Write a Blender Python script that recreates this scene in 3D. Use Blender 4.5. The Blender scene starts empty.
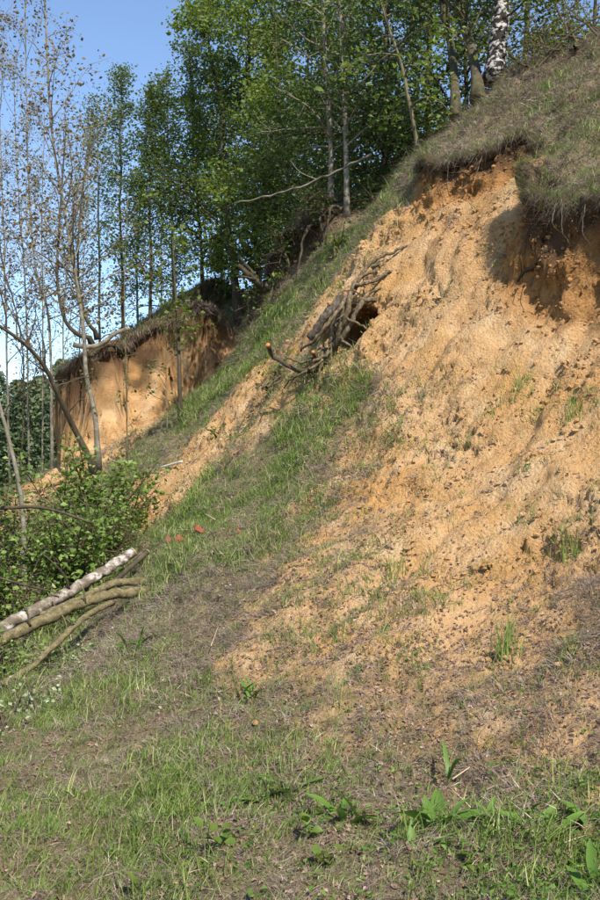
import bpy, math, random
import numpy as np
from mathutils import Vector
R = math.radians
rng = np.random.default_rng(7)
random.seed(7)

# ------------------------------------------------------------------ camera, sky, sun, exposure
scene = bpy.context.scene
FPX, HOR, CAMZ = 1010.0, 480.0, 1.6           # focal length and horizon row in photo pixels (600 x 900)
PITCH = math.atan((HOR - 450.0) / FPX)
cam_d = bpy.data.cameras.new('camera'); cam = bpy.data.objects.new('camera', cam_d)
scene.collection.objects.link(cam); scene.camera = cam
cam_d.sensor_fit = 'VERTICAL'; cam_d.sensor_height = 24.0; cam_d.lens = 24.0 * FPX / 900.0
cam_d.clip_start = 0.05; cam_d.clip_end = 2000
cam.location = (0, 0, CAMZ); cam.rotation_euler = (R(90) + PITCH, 0, 0)

SUN_EL, SUN_AZ = R(48), R(155)                # azimuth clockwise from +Y: behind the camera, to the right
world = bpy.data.worlds.new('World'); scene.world = world; world.use_nodes = True
wn = world.node_tree
sky = wn.nodes.new('ShaderNodeTexSky'); sky.sky_type = 'NISHITA'; sky.sun_disc = False
sky.sun_elevation = SUN_EL; sky.sun_rotation = SUN_AZ
sky.air_density = 1.0; sky.dust_density = 0.1; sky.ozone_density = 2.5; sky.altitude = 900
bg = wn.nodes['Background']; bg.inputs['Strength'].default_value = 0.14
wn.links.new(sky.outputs[0], bg.inputs[0])
sun_d = bpy.data.lights.new('sun', 'SUN'); sun_d.energy = 4.9; sun_d.angle = R(0.53); sun_d.color = (1.0, 0.94, 0.84)
sun = bpy.data.objects.new('sun', sun_d); scene.collection.objects.link(sun)
SUNV = Vector((math.sin(SUN_AZ) * math.cos(SUN_EL), math.cos(SUN_AZ) * math.cos(SUN_EL), math.sin(SUN_EL)))
sun.rotation_euler = SUNV.to_track_quat('Z', 'Y').to_euler(); sun.location = SUNV * 40
vs = scene.view_settings
vs.view_transform = 'Standard'; vs.look = 'None'; vs.exposure = 0.75; vs.gamma = 1.0; vs.use_curve_mapping = False

# ------------------------------------------------------------------ pixel -> direction helpers
CP, SP = math.cos(PITCH), math.sin(PITCH)
def ray(px, py):                               # direction with y = 1
    a, b = (px - 300.0) / FPX, (450.0 - py) / FPX
    y = CP - b * SP; z = SP + b * CP
    return np.array([a / y, 1.0, z / y])
def P(px, py, d):                              # point at forward distance d
    return np.array([0, 0, CAMZ]) + ray(px, py) * d

# ------------------------------------------------------------------ numpy noise
def _h(ix, iy, iz, s):
    n = (ix * 374761393 + iy * 668265263 + iz * 2147483647 + s * 1274126177) & 0xFFFFFFFF
    n = ((n ^ (n >> 13)) * 1274126177) & 0xFFFFFFFF
    n = ((n ^ (n >> 16)) * 2246822519) & 0xFFFFFFFF
    return ((n ^ (n >> 15)) & 0xFFFFFF) / float(0xFFFFFF)
def vnoise(p, s=0):                            # value noise, -1..1
    f = np.floor(p); i = f.astype(np.int64); t = p - f; t = t * t * t * (t * (t * 6 - 15) + 10)
    r = 0
    for dx in (0, 1):
        wx = t[..., 0] if dx else 1 - t[..., 0]
        for dy in (0, 1):
            wy = t[..., 1] if dy else 1 - t[..., 1]
            for dz in (0, 1):
                wz = t[..., 2] if dz else 1 - t[..., 2]
                r = r + wx * wy * wz * _h(i[..., 0] + dx, i[..., 1] + dy, i[..., 2] + dz, s)
    return r * 2 - 1
def fbm(p, o=4, s=0, g=0.5):
    r, a = 0, 1.0
    for k in range(o):
        r = r + a * vnoise(p * (2.03 ** k) + k * 17.3, s + k); a *= g
    return r
def voro(p, s=0):                              # F1 and a random value of the cell
    i = np.floor(p).astype(np.int64); f = p - i
    best = np.full(p.shape[:-1], 9.0); cid = np.zeros(p.shape[:-1])
    for dx in (-1, 0, 1):
        for dy in (-1, 0, 1):
            for dz in (-1, 0, 1):
                a, b, c = i[..., 0] + dx, i[..., 1] + dy, i[..., 2] + dz
                ox = dx + _h(a, b, c, s) - f[..., 0]; oy = dy + _h(a, b, c, s + 1) - f[..., 1]; oz = dz + _h(a, b, c, s + 2) - f[..., 2]
                d = ox * ox + oy * oy + oz * oz; m = d < best
                best = np.where(m, d, best); cid = np.where(m, _h(a, b, c, s + 3), cid)
    return np.sqrt(best), cid
def sst(a, b, x):
    t = np.clip((x - a) / (b - a), 0, 1); return t * t * (3 - 2 * t)

# ------------------------------------------------------------------ the hillside: control points (photo pixel, forward distance)
CTRL = [(0,900,3.75),(300,900,3.65),(600,900,3.5),(0,800,4.9),(300,800,4.65),(600,800,4.2),
 (0,735,6.1),(150,720,6.1),(300,700,5.75),(450,700,5.25),(600,700,4.9),(60,690,7.2),(100,650,7.7),(200,620,7.6),(300,600,7.0),
 (450,600,6.3),(600,600,5.75),(150,590,8.9),(200,540,9.6),(300,500,8.8),(450,500,7.5),(600,500,6.65),
 (220,505,10.3),(260,450,10.6),(295,410,10.7),(400,400,9.2),(500,400,8.2),(600,400,7.4),
 (330,345,11.1),(400,300,10.4),(500,300,9.2),(600,300,8.25),(370,262,11.5),(420,205,11.3),(500,205,10.0),
 (450,163,11.7),(500,148,11.3),(540,138,10.9),(570,180,9.2),(600,180,8.9),(640,300,7.9),(640,180,8.5),(700,400,6.6),
 (600,100,10.3),(600,40,12.0),(560,55,12.6),(520,72,13.1),(498,80,13.5),(430,150,13.0),(400,185,12.8),
 (140,528,13.0),(200,462,13.5),(260,397,13.6),
 (130,470,16.5),(200,412,16.5),(250,360,16.0),(300,290,15.6),(350,238,15.2),(400,188,14.6),
 (330,207,17.2),(290,245,17.8),(255,335,18.6),(225,372,19.5),
 (92,452,22.0),(150,428,22.3),(200,402,22.8),(238,352,23.6),
 (62,470,21.6),(20,490,21.0)]
XYZ = [(-1.9,8.6,0.0),(-3.2,8.8,-0.15),(-3.0,12.0,0.1),(-5.5,10,-0.4),(-4.6,16,0.5),(-8,14,-0.6),(-8,20,0.2),(-7.2,24,0.4),(-9,30,-0.6),(-6.8,29,1.2),
 (-3.6,25.2,5.2),(-2.4,26.5,5.75),(-4.2,28,5.2),(-2,30,6.1),(-5.2,34,4.5),(0,24,6.3),(1,20,6.4),(2,17.5,6.7),(4,15.5,7.3),(6,15,7.8),(6,12,7.2),(9,12,8.4),(10,20,8.6),(5,22,7.6),(2,30,7.2),
 (4.5,9.5,5.8),(5.5,7.5,5.6),(4.2,5.5,3.3),(3.2,4.0,1.6),(2.2,2.5,.7),(0,1.5,.0),(-2,2,-.05),(0,-3,-.1),(4,0,1.6),(8,4,6.5),(-6,4,-.3),(-6,-4,-.4),
 (-15,10,-1.4),(-15,30,-2),(-20,60,-2.5),(0,60,5.5),(20,60,9.5),(-50,100,-3),(0,130,3),(60,100,10),(60,0,10),(40,20,10),(-60,0,-3),(20,-10,7),(0,-20,-.3),(60,-30,9),(-60,-30,-3),(-60,140,-2),(70,140,10),(8,-4,4),(14,8,9)]
CP3 = np.array([P(*c) for c in CTRL] + [np.array(q, float) for q in XYZ])

class Scarp:                                   # a break in the slope: amp metres of step along a line, hill on the right of its direction
    def __init__(s, pts, amp, w, dec, over):
        s.p = np.array(pts, float); s.amp, s.w, s.dec, s.over = amp, w, dec, over
        seg = np.diff(s.p, axis=0); s.L = np.linalg.norm(seg, axis=1); s.cum = np.concatenate([[0], np.cumsum(s.L)])
    def sd(s, x, y):
        z0 = np.zeros(np.shape(x)); best = z0 + 1e9; sg, u, nx, ny = z0.copy(), z0.copy(), z0.copy(), z0.copy()
        T = np.diff(s.p, axis=0) / s.L[:, None]; NN = np.stack([T[:, 1], -T[:, 0]], -1); n = len(s.L)
        for k in range(n):
            a, t = s.p[k], T[k]; q0 = (x - a[0]) * t[0] + (y - a[1]) * t[1]; q = np.clip(q0, 0, s.L[k])
            dx, dy = x - a[0] - t[0] * q, y - a[1] - t[1] * q; d = np.hypot(dx, dy)
            na, nb = NN[k] + NN[max(k - 1, 0)], NN[k] + NN[min(k + 1, n - 1)]
            ax = np.where(q0 < 0, na[0], np.where(q0 > s.L[k], nb[0], NN[k][0])); ay = np.where(q0 < 0, na[1], np.where(q0 > s.L[k], nb[1], NN[k][1]))
            m = d < best - 1e-9; best = np.where(m, d, best); sg = np.where(m, np.sign(dx * ax + dy * ay), sg); u = np.where(m, s.cum[k] + q, u)
            l = np.hypot(ax, ay) + 1e-9; nx = np.where(m, ax / l, nx); ny = np.where(m, ay / l, ny)
        pz = np.stack([x, y, z0], -1); wob = .16 * vnoise(pz * 1.7, 91) + .07 * vnoise(pz * 5.1, 92)
        return best * sg + wob * np.clip(1.2 - best, 0, 1) * min(1.0, s.amp), u / s.cum[-1], nx, ny
    def win(s, u): return sst(0, .16, u) * sst(1, .84, u)
    def step(s, x, y):
        d, u, _, _ = s.sd(x, y)
        return s.amp * s.win(u) * sst(-s.w, 0.0, d) * np.exp(-np.clip(d, 0, None) / s.dec)
def XY(px, py, d): p = P(px, py, d); return (p[0], p[1])
def wig(pts, n=5, a=.1, seed=1):               # roughen a line
    r = np.random.default_rng(seed); o = []
    for (p, q) in zip(pts[:-1], pts[1:]):
        for k in range(n):
            f = k / n; o.append((p[0] + (q[0] - p[0]) * f + r.normal(0, a), p[1] + (q[1] - p[1]) * f + r.normal(0, a)))
    return o + [pts[-1]]
def runs(pts): return wig(pts, 2, .02, len(pts))
SC = [Scarp(runs([XY(415,192,12.3), XY(452,186,11.3), XY(500,176,10.75), XY(552,170,10.3)][::-1]), .3, .22, 1.2, .14),
      Scarp(runs([XY(535,190,9.75), XY(552,198,9.05), XY(575,206,8.7), XY(612,204,8.4), XY(680,210,7.9)][::-1]), .55, .25, .9, .16),
      Scarp(wig([XY(262,330,24.0), XY(235,318,23.8), XY(190,306,23.3), XY(130,318,22.9), XY(92,345,22.7), (-5.3,23.5), (-5.6,25.2), (-5.2,29)], 2, .06, 5), 2.3, .42, 5.0, .3),
      Scarp(wig([XY(352,200,16.4), XY(322,222,17.0), XY(285,262,17.6), XY(262,305,18.2), XY(252,330,18.8)], 2, .04, 6), .55, .3, 1.5, .3)]
def tps(r2): return np.where(r2 > 1e-12, r2 * np.log(np.maximum(r2, 1e-12)) * .5, 0)
_c = CP3[:, :2]; _r = CP3[:, 2] - sum(s.step(_c[:, 0], _c[:, 1]) for s in SC)
n_ = len(_c)
K = tps(((_c[:, None] - _c[None]) ** 2).sum(-1)) + np.eye(n_) * .12
A_ = np.zeros((n_ + 3, n_ + 3)); A_[:n_, :n_] = K; A_[:n_, n_] = 1; A_[:n_, n_ + 1:] = _c; A_[n_, :n_] = 1; A_[n_ + 1:, :n_] = _c.T
SOL = np.linalg.solve(A_, np.concatenate([_r, np.zeros(3)]))
def height(x, y):
    x, y = np.asarray(x, float), np.asarray(y, float); out = SOL[n_] + SOL[n_ + 1] * x + SOL[n_ + 2] * y
    for k in range(n_):
        out = out + SOL[k] * tps((x - _c[k, 0]) ** 2 + (y - _c[k, 1]) ** 2)
    for s in SC: out = out + s.step(x, y)
    return out
def G(px, py, d0=2.5, d1=60):                  # where the line of sight of a pixel meets the ground
    r = ray(px, py); t = np.linspace(d0, d1, 1600); z = CAMZ + r[2] * t; g = height(r[0] * t, t)
    k = np.argmax(z < g)
    if not (z < g).any(): k = 1599
    return np.array([r[0] * t[k], t[k], g[k]])
def ground(x, y): return np.array([x, y, float(height(np.array([x]), np.array([y]))[0])])

# ------------------------------------------------------------------ what covers the ground: (pixel, bare sand, green grass, dry grass, litter)
COVER = [(20,890,.05,.9,.3,.3),(150,890,.05,.85,.4,.4),(300,890,.05,.6,.5,.6),(450,890,.05,.7,.5,.5),(590,890,.05,.75,.4,.5),
 (20,800,.03,.95,.35,.2),(150,800,.05,.9,.4,.3),(300,800,.1,.55,.5,.6),(450,800,.15,.5,.5,.7),(585,790,.45,.35,.4,.7),
 (40,720,.0,.9,.4,.2),(150,720,.05,.75,.6,.3),(250,720,.2,.6,.5,.5),(350,720,.4,.4,.4,.7),(480,720,.45,.35,.5,.8),(590,720,.5,.25,.6,.7),
 (120,650,0,.4,1,.3),(200,650,.1,.5,.9,.3),(265,640,.6,.25,.4,.5),(350,650,.6,.3,.4,.55),(450,650,.6,.3,.3,.5),(560,650,.45,.3,.6,.7),
 (160,600,0,.3,1,.3),(230,600,.1,.55,.7,.3),(300,590,.55,.35,.4,.4),(380,600,.7,.3,.3,.35),(450,600,.9,.15,.1,.15),(540,600,.7,.3,.35,.3),(596,590,.4,.25,.9,.4),
 (180,560,0,.8,.5,.3),(240,545,.05,.8,.45,.3),(300,540,.4,.5,.4,.4),(350,540,.68,.3,.3,.3),(420,540,.95,.07,.05,.1),(500,540,1,.06,.03,.05),(580,540,.88,.2,.1,.1),
 (230,490,0,1,.2,.1),(270,480,.05,.9,.3,.2),(310,470,.3,.6,.5,.3),(360,470,.6,.35,.25,.3),(420,480,.95,.08,.06,.1),(500,480,1,.05,.02,.05),(590,480,1,.05,0,.05),
 (290,425,0,.95,.2,.1),(330,410,.3,.8,.2,.1),(370,420,.5,.5,.2,.1),(420,400,.85,.2,.1,.05),(500,400,1,.1,0,.05),(585,410,1,.14,0,0),
 (300,385,.4,.5,.2,.1),(340,385,.45,.55,.2,.1),(390,350,1,.05,0,0),(450,340,1,.03,0,0),(520,340,1,.02,0,0),(590,340,1,.02,0,0),
 (400,290,1,0,0,0),(460,270,1,.03,0,0),(540,270,1,0,0,0),(590,260,1,0,0,0),(400,240,1,0,0,0),(430,200,1,.02,0,0),(470,190,1,0,0,0),(520,190,1,.02,0,0),(380,250,.9,.1,.1,0),(355,285,.9,.1,0,0),(360,320,1,0,0,0),
 (440,148,0,.4,1,.3),(480,120,0,.4,1,.3),(540,115,0,.4,1,.3),(590,120,0,.6,.8,.2),(580,60,0,.3,1,.4),(520,72,0,.3,1,.4),(570,182,0,.7,.8,.1),(598,175,0,.7,.7,.1),(405,188,.05,.6,.7,.2),(370,222,.05,.8,.5,.1),(333,262,.05,.9,.4,.1),(470,150,.1,.3,.9,.2),(515,140,.1,.3,.9,.2),(640,150,0,.5,.9,.2),
 (262,395,.95,.05,0,0),(225,425,1,.03,0,0),(185,475,1,.02,0,0),(152,508,1,.02,0,0),(285,400,.7,.3,0,0),
 (300,292,0,.9,.3,.1),(270,332,0,.95,.3,.1),(230,380,0,.9,.35,.1),(190,420,0,.8,.4,.2),(150,452,.05,.6,.5,.2),(120,480,.05,.7,.5,.2),
 (310,228,.1,.15,.5,.6),(270,298,.2,.2,.5,.5),(285,262,.1,.2,.5,.5),
 (100,420,1,.02,0,0),(150,385,1,0,0,0),(200,370,1,.02,0,0),(232,345,.6,.1,.2,.1),(120,440,1,.03,0,0),
 (60,480,.85,.15,.1,.1),(20,495,.8,.2,.1,.2),(90,460,.85,.1,.1,.1)]
CV = np.array([np.concatenate([G(c[0], c[1]), c[2:]]) for c in COVER] +
  [(-3.2,9,0,.1,.5,.5,.5),(-3,12,.1,.1,.5,.5,.5),(-6,14,-.4,.1,.6,.4,.4),(-8,22,.2,.2,.6,.3,.4),(-2.4,26.5,5.8,0,.5,.6,.3),(-3.6,25.4,5.3,0,.5,.6,.3),(-1,27,6,0,.4,.5,.5),(-5,29,4.8,0,.5,.6,.3),
   (1,20,6.4,0,.2,.4,.8),(3,18,7,0,.2,.4,.8),(5,16,7.6,0,.3,.6,.6),(8,14,8.2,0,.4,.8,.4),(-15,30,-2,0,.8,.3,.2),(-20,60,-2.5,0,.8,.3,.2),(0,60,5.5,0,.7,.4,.3),(20,60,9,0,.7,.4,.3),(10,30,9,0,.5,.5,.5),
   (0,1,0,0,.8,.4,.3),(-4,4,-.2,0,.9,.4,.2),(4,2,1.5,.5,.3,.4,.4),(6,6,5.6,0,.5,.9,.2)])
def cover(p):                                  # smooth blend of the nearest samples, in metres
    out = np.zeros((len(p), 4)); w = np.zeros(len(p))
    for c in CV:
        d2 = ((p - c[:3]) ** 2).sum(-1)
        k = 1.0 / (d2 + .01) ** 2.0
        out += k[:, None] * c[3:]; w += k
    return out / w[:, None]

# ------------------------------------------------------------------ mesh helpers
def link(o): scene.collection.objects.link(o); return o
def new_mesh(name, V, quads=None, tris=None, mat=None, attrs=None, smooth=False):
    V = np.asarray(V, np.float32).reshape(-1, 3)
    quads = np.zeros((0, 4), np.int32) if quads is None else np.asarray(quads, np.int32).reshape(-1, 4)
    tris = np.zeros((0, 3), np.int32) if tris is None else np.asarray(tris, np.int32).reshape(-1, 3)
    me = bpy.data.meshes.new(name)
    me.vertices.add(len(V)); me.vertices.foreach_set('co', V.ravel())
    nl = quads.size + tris.size; me.loops.add(nl)
    me.loops.foreach_set('vertex_index', np.concatenate([quads.ravel(), tris.ravel()]).astype(np.int32))
    me.polygons.add(len(quads) + len(tris))
    st = np.concatenate([np.arange(len(quads)) * 4, quads.size + np.arange(len(tris)) * 3]).astype(np.int32)
    me.polygons.foreach_set('loop_start', st)
    me.polygons.foreach_set('use_smooth', np.full(len(st), smooth))
    for k, a in (attrs or {}).items():
        at = me.attributes.new(k, 'FLOAT', 'POINT'); at.data.foreach_set('value', np.asarray(a, np.float32).ravel())
    me.update(calc_edges=True)
    if mat: me.materials.append(mat)
    return me
def obj(name, me, parent=None, loc=None):
    o = link(bpy.data.objects.new(name, me))
    if parent: o.parent = parent
    if loc is not None: o.location = [float(q) for q in loc]
    return o
def tag(o, label, cat, group=None):
    o['label'] = label; o['category'] = cat
    if group: o['group'] = group
    return o
def thing(name, label, cat, loc, group=None):
    o = link(bpy.data.objects.new(name, None)); o.location = [float(q) for q in loc]; o.empty_display_size = .1
    return tag(o, label, cat, group)
class Geo:                                     # collects vertices and faces of ONE part
    def __init__(s): s.v, s.q, s.t, s.a, s.n = [], [], [], [], 0
    def add(s, v, q=None, t=None, tint=0.5):
        v = np.asarray(v, float).reshape(-1, 3)
        if q is not None: s.q.append(np.asarray(q) + s.n)
        if t is not None: s.t.append(np.asarray(t) + s.n)
        s.a.append(np.broadcast_to(np.asarray(tint, float), (len(v),))); s.v.append(v); s.n += len(v)
    def tube(s, path, rad, sides=6, cap=True, tint=.5, rough=0.0, flat=None):
        p = np.asarray(path, float); rad = np.broadcast_to(np.asarray(rad, float), (len(p),))
        t = np.gradient(p, axis=0); t /= np.linalg.norm(t, axis=1)[:, None] + 1e-9
        ref = np.array([.31, .22, .93]) if abs(t[:, 2]).mean() < .8 else np.array([.94, .3, .1])
        a = np.cross(t, ref); a /= np.linalg.norm(a, axis=1)[:, None] + 1e-9; b = np.cross(t, a)
        th = np.arange(sides) / sides * 2 * np.pi
        rr = rad[:, None] * (1 + rough * rng.normal(0, 1, (len(p), sides)))
        v = p[:, None] + rr[..., None] * (np.cos(th)[None, :, None] * a[:, None] + np.sin(th)[None, :, None] * b[:, None])
        i = np.arange(len(p) - 1)[:, None] * sides; j = np.arange(sides)[None]; k = (j + 1) % sides
        q = np.stack([i + j, i + k, i + sides + k, i + sides + j], -1).reshape(-1, 4)
        v = v.reshape(-1, 3); tr = None
        if cap:
            n0 = len(v); v = np.concatenate([v, p[:1], p[-1:]]); e = (len(p) - 1) * sides
            tr = np.concatenate([np.stack([np.full(sides, n0), k[0], j[0]], -1), np.stack([np.full(sides, n0 + 1), e + j[0], e + k[0]], -1)])
        s.add(v, q, tr, tint)
    def mesh(s, name, mat, org=(0, 0, 0), smooth=True):
        if not s.v: return None
        return new_mesh(name, np.concatenate(s.v) - np.asarray(org), np.concatenate(s.q) if s.q else None, np.concatenate(s.t) if s.t else None, mat, {'tint': np.concatenate(s.a)}, smooth)
def curve(pts, n):                             # Catmull-Rom through points
    p = np.asarray(pts, float); m = len(p)
    if m == 2: return p[0] + (p[1] - p[0]) * np.linspace(0, 1, n)[:, None]
    e = np.concatenate([[2 * p[0] - p[1]], p, [2 * p[-1] - p[-2]]]); u = np.linspace(0, m - 1 - 1e-6, n); k = u.astype(int); f = (u - k)[:, None]
    a, b, c, d = e[k], e[k + 1], e[k + 2], e[k + 3]
    return .5 * (2 * b + (c - a) * f + (2 * a - 5 * b + 4 * c - d) * f ** 2 + (3 * b - a - 3 * c + d) * f ** 3)

# ------------------------------------------------------------------ materials
def nodes(name):
    m = bpy.data.materials.new(name); m.use_nodes = True; t = m.node_tree
    return m, t, t.nodes['Principled BSDF'], t.nodes['Material Output']
def N(t, k, **kw):
    n = t.nodes.new(k)
    for a, b in kw.items():
        if a in n.inputs: n.inputs[a].default_value = b
        else: setattr(n, a, b)
    return n
def ramp(t, fac, stops):
    r = t.nodes.new('ShaderNodeValToRGB'); e = r.color_ramp.elements
    while len(e) < len(stops): e.new(.5)
    for el, (p, c) in zip(e, stops): el.position = p; el.color = (*c, 1)
    t.links.new(fac, r.inputs[0]); return r.outputs[0]
def mix(t, fac, a, b, mode='MIX'):
    m = t.nodes.new('ShaderNodeMix'); m.data_type = 'RGBA'; m.blend_type = mode
    for k, s in ((0, fac), (6, a), (7, b)):
        if hasattr(s, 'is_output'): t.links.new(s, m.inputs[k])
        elif k == 0: m.inputs[0].default_value = s
        else: m.inputs[k].default_value = (*s, 1)
    return m.outputs[2]
def noise(t, scale, detail=5, rough=.6, vec=None):
    n = N(t, 'ShaderNodeTexNoise', Scale=scale, Detail=detail, Roughness=rough)
    t.links.new(vec or t.nodes.get('geo_').outputs['Position'], n.inputs['Vector']); return n.outputs['Fac']
def base(name, rough=.9):
    m, t, b, o = nodes(name); g = t.nodes.new('ShaderNodeNewGeometry'); g.name = 'geo_'
    b.inputs['Roughness'].default_value = rough; b.inputs['Specular IOR Level'].default_value = .2
    return m, t, b, o
def attr(t, name):
    a = t.nodes.new('ShaderNodeAttribute'); a.attribute_name = name; return a.outputs['Fac']
def bump(t, b, h, strength=.5, dist=.02):
    n = N(t, 'ShaderNodeBump', Strength=strength, Distance=dist); t.links.new(h, n.inputs['Height']); t.links.new(n.outputs[0], b.inputs['Normal'])
def leafy(name, stops, trans=.35, rough=.5, spec=.3):
    m, t, b, o = base(name, rough); b.inputs['Specular IOR Level'].default_value = spec
    c = ramp(t, attr(t, 'tint'), stops); t.links.new(c, b.inputs['Base Color'])
    tr = t.nodes.new('ShaderNodeBsdfTranslucent'); t.links.new(mix(t, .6, c, (.22, .3, .02), 'MIX') if trans > .3 else c, tr.inputs[0])
    ms = t.nodes.new('ShaderNodeMixShader'); ms.inputs[0].default_value = trans
    t.links.new(b.outputs[0], ms.inputs[1]); t.links.new(tr.outputs[0], ms.inputs[2]); t.links.new(ms.outputs[0], o.inputs[0]); return m
def bark(name, c1, c2, c3, scale=9, stretch=.35, bumpd=.02):
    m, t, b, o = base(name, .9); tc = t.nodes.new('ShaderNodeMapping'); tc.inputs['Scale'].default_value = (1, 1, stretch)
    t.links.new(t.nodes['geo_'].outputs['Position'], tc.inputs[0])
    n1 = noise(t, scale, 6, .65, tc.outputs[0]); n2 = noise(t, scale * .3, 3)
    c = ramp(t, n1, [(.3, c1), (.5, c2), (.7, c3)]); c = mix(t, ramp(t, n2, [(.4, (0, 0, 0)), (.7, (.6, .6, .6))]), c, (c2[0] * .75, c2[1] * .85, c2[2] * .6))
    c = mix(t, ramp(t, noise(t, 55, 5, .75), [(.3, (.75, .75, .75)), (.5, (0, 0, 0))]), c, c1)
    t.links.new(c, b.inputs['Base Color']); bump(t, b, n1, .8, bumpd); return m
M = {}
M['bark_dark'] = bark('bark_dark', (.025, .02, .015), (.07, .055, .035), (.13, .105, .07))
M['bark_olive'] = bark('bark_olive', (.045, .035, .02), (.15, .12, .062), (.27, .22, .125), 24, 1.0, .015)
M['bark_moss'] = bark('bark_moss', (.025, .02, .012), (.075, .062, .034), (.15, .125, .07), 14)
M['bark_pale'] = bark('bark_pale', (.07, .058, .045), (.19, .165, .13), (.34, .305, .25), 7, 1.6, .006)
M['bark_tan'] = bark('bark_tan', (.06, .05, .03), (.15, .125, .075), (.24, .205, .13), 10, .5, .006)
M['root_wood'] = bark('root_wood', (.035, .025, .015), (.125, .09, .055), (.30, .235, .15), 30, .6, .012)
M['dead_grey'] = bark('dead_grey', (.022, .017, .014), (.085, .066, .052), (.22, .18, .145), 30, .5, .012)
def birch(name, dark, white, thr, sc=7):
    m, t, b, o = base(name, .75); mp = t.nodes.new('ShaderNodeMapping'); mp.inputs['Scale'].default_value = (1.0, 1.0, 1.6)
    t.links.new(t.nodes['geo_'].outputs['Position'], mp.inputs[0])
    n1 = noise(t, sc, 5, .6, mp.outputs[0]); n2 = noise(t, 40, 4)
    c = ramp(t, n1, [(thr - .04, dark), (thr + .03, white)]); c = mix(t, n2, c, tuple(q * .6 for q in white), 'MULTIPLY')
    t.links.new(c, b.inputs['Base Color']); bump(t, b, n1, .7, .02); return m
M['birch_old'] = birch('birch_old', (.035, .027, .022), (.62, .58, .53), .53, 12)
M['birch_log'] = birch('birch_log', (.17, .135, .10), (.46, .41, .36), .5, 26)
def birch_rings(name):
    m, t, b, o = base(name, .8); cx = t.nodes.new('ShaderNodeCombineXYZ'); mu = N(t, 'ShaderNodeMath', operation='MULTIPLY'); t.links.new(attr(t, 'tint'), mu.inputs[0]); mu.inputs[1].default_value = 15.0; t.links.new(mu.outputs[0], cx.inputs[0])
    vm = N(t, 'ShaderNodeVectorMath', operation='MULTIPLY_ADD'); t.links.new(t.nodes['geo_'].outputs['Position'], vm.inputs[0]); vm.inputs[1].default_value = (5, 5, 14); t.links.new(cx.outputs[0], vm.inputs[2])
    n1 = noise(t, 1.0, 6, .7, vm.outputs[0]); n2 = noise(t, 9, 5, .7); n3 = noise(t, 2.2, 3)
    c = ramp(t, n1, [(.40, (.05, .038, .03)), (.48, (.16, .13, .10)), (.53, (.36, .31, .27)), (.60, (.66, .62, .57))])
    c = mix(t, ramp(t, n3, [(.47, (0, 0, 0)), (.6, (.7, .7, .7))]), c, (.15, .12, .08)); c = mix(t, ramp(t, n2, [(.35, (.7, .7, .7)), (.48, (0, 0, 0))]), c, (.09, .07, .05))
    t.links.new(c, b.inputs['Base Color']); bump(t, b, n2, .8, .012); return m
M['birch_log'] = birch_rings('birch_log')
def flat(name, c, rough=.8, nz=30, var=.5):
    m, t, b, o = base(name, rough); n = noise(t, nz, 4)
    t.links.new(mix(t, n, tuple(q * (1 - var) for q in c), tuple(min(1, q * (1 + var)) for q in c)), b.inputs['Base Color']); bump(t, b, n, .4, .005); return m
M['cut_orange'] = flat('cut_orange', (.50, .17, .05), .85, 120, .4)
M['cut_pale'] = flat('cut_pale', (.6, .48, .3), .8, 60, .25)
M['brick_red'] = flat('brick_red', (.29, .085, .045), .9, 40, .35)
M['white_stick'] = flat('white_stick', (.62, .56, .48), .8, 40, .25)
M['twig'] = flat('twig', (.09, .065, .04), .9, 30, .4)
M['straw'] = flat('straw', (.42, .32, .2), .8, 30, .35)
M['leaf_green'] = leafy('leaf_green', [(0, (.026, .05, .010)), (.5, (.058, .095, .018)), (1, (.13, .175, .035))], .28)
M['leaf_bright'] = leafy('leaf_bright', [(0, (.06, .105, .018)), (.5, (.115, .175, .028)), (1, (.21, .255, .05))], .42)
M['leaf_cool'] = leafy('leaf_cool', [(0, (.038, .065, .022)), (.5, (.07, .11, .034)), (1, (.12, .16, .055))], .4)
M['leaf_brown'] = leafy('leaf_brown', [(0, (.09, .055, .02)), (.5, (.17, .115, .042)), (1, (.25, .21, .075))], .25)
M['leaf_olive'] = leafy('leaf_olive', [(0, (.07, .08, .02)), (.5, (.12, .13, .035)), (1, (.18, .17, .05))], .35)
M['leaf_silver'] = leafy('leaf_silver', [(0, (.16, .20, .10)), (.5, (.29, .33, .19)), (1, (.44, .46, .30))], .2)
M['leaf_bush'] = leafy('leaf_bush', [(0, (.05, .095, .017)), (.5, (.125, .20, .035)), (1, (.26, .33, .10))], .35)
M['leaf_herb'] = leafy('leaf_herb', [(0, (.045, .10, .014)), (.5, (.10, .19, .028)), (1, (.18, .27, .06))], .3)
M['grass_green'] = leafy('grass_green', [(0, (.075, .125, .022)), (.45, (.15, .22, .042)), (.8, (.24, .30, .075)), (1, (.45, .42, .18))], .3)
M['grass_dry'] = leafy('grass_dry', [(0, (.10, .07, .055)), (.4, (.225, .17, .138)), (.8, (.37, .295, .235)), (1, (.56, .46, .34))], .2, .7, .15)
M['litter'] = leafy('litter', [(0, (.09, .05, .035)), (.5, (.22, .14, .10)), (.85, (.33, .23, .17)), (1, (.42, .33, .26))], .1, .7, .2)
M['far_leaf'] = leafy('far_leaf', [(0, (.09, .13, .07)), (.5, (.13, .17, .085)), (1, (.17, .21, .10))], .25, .9, .02)

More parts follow.
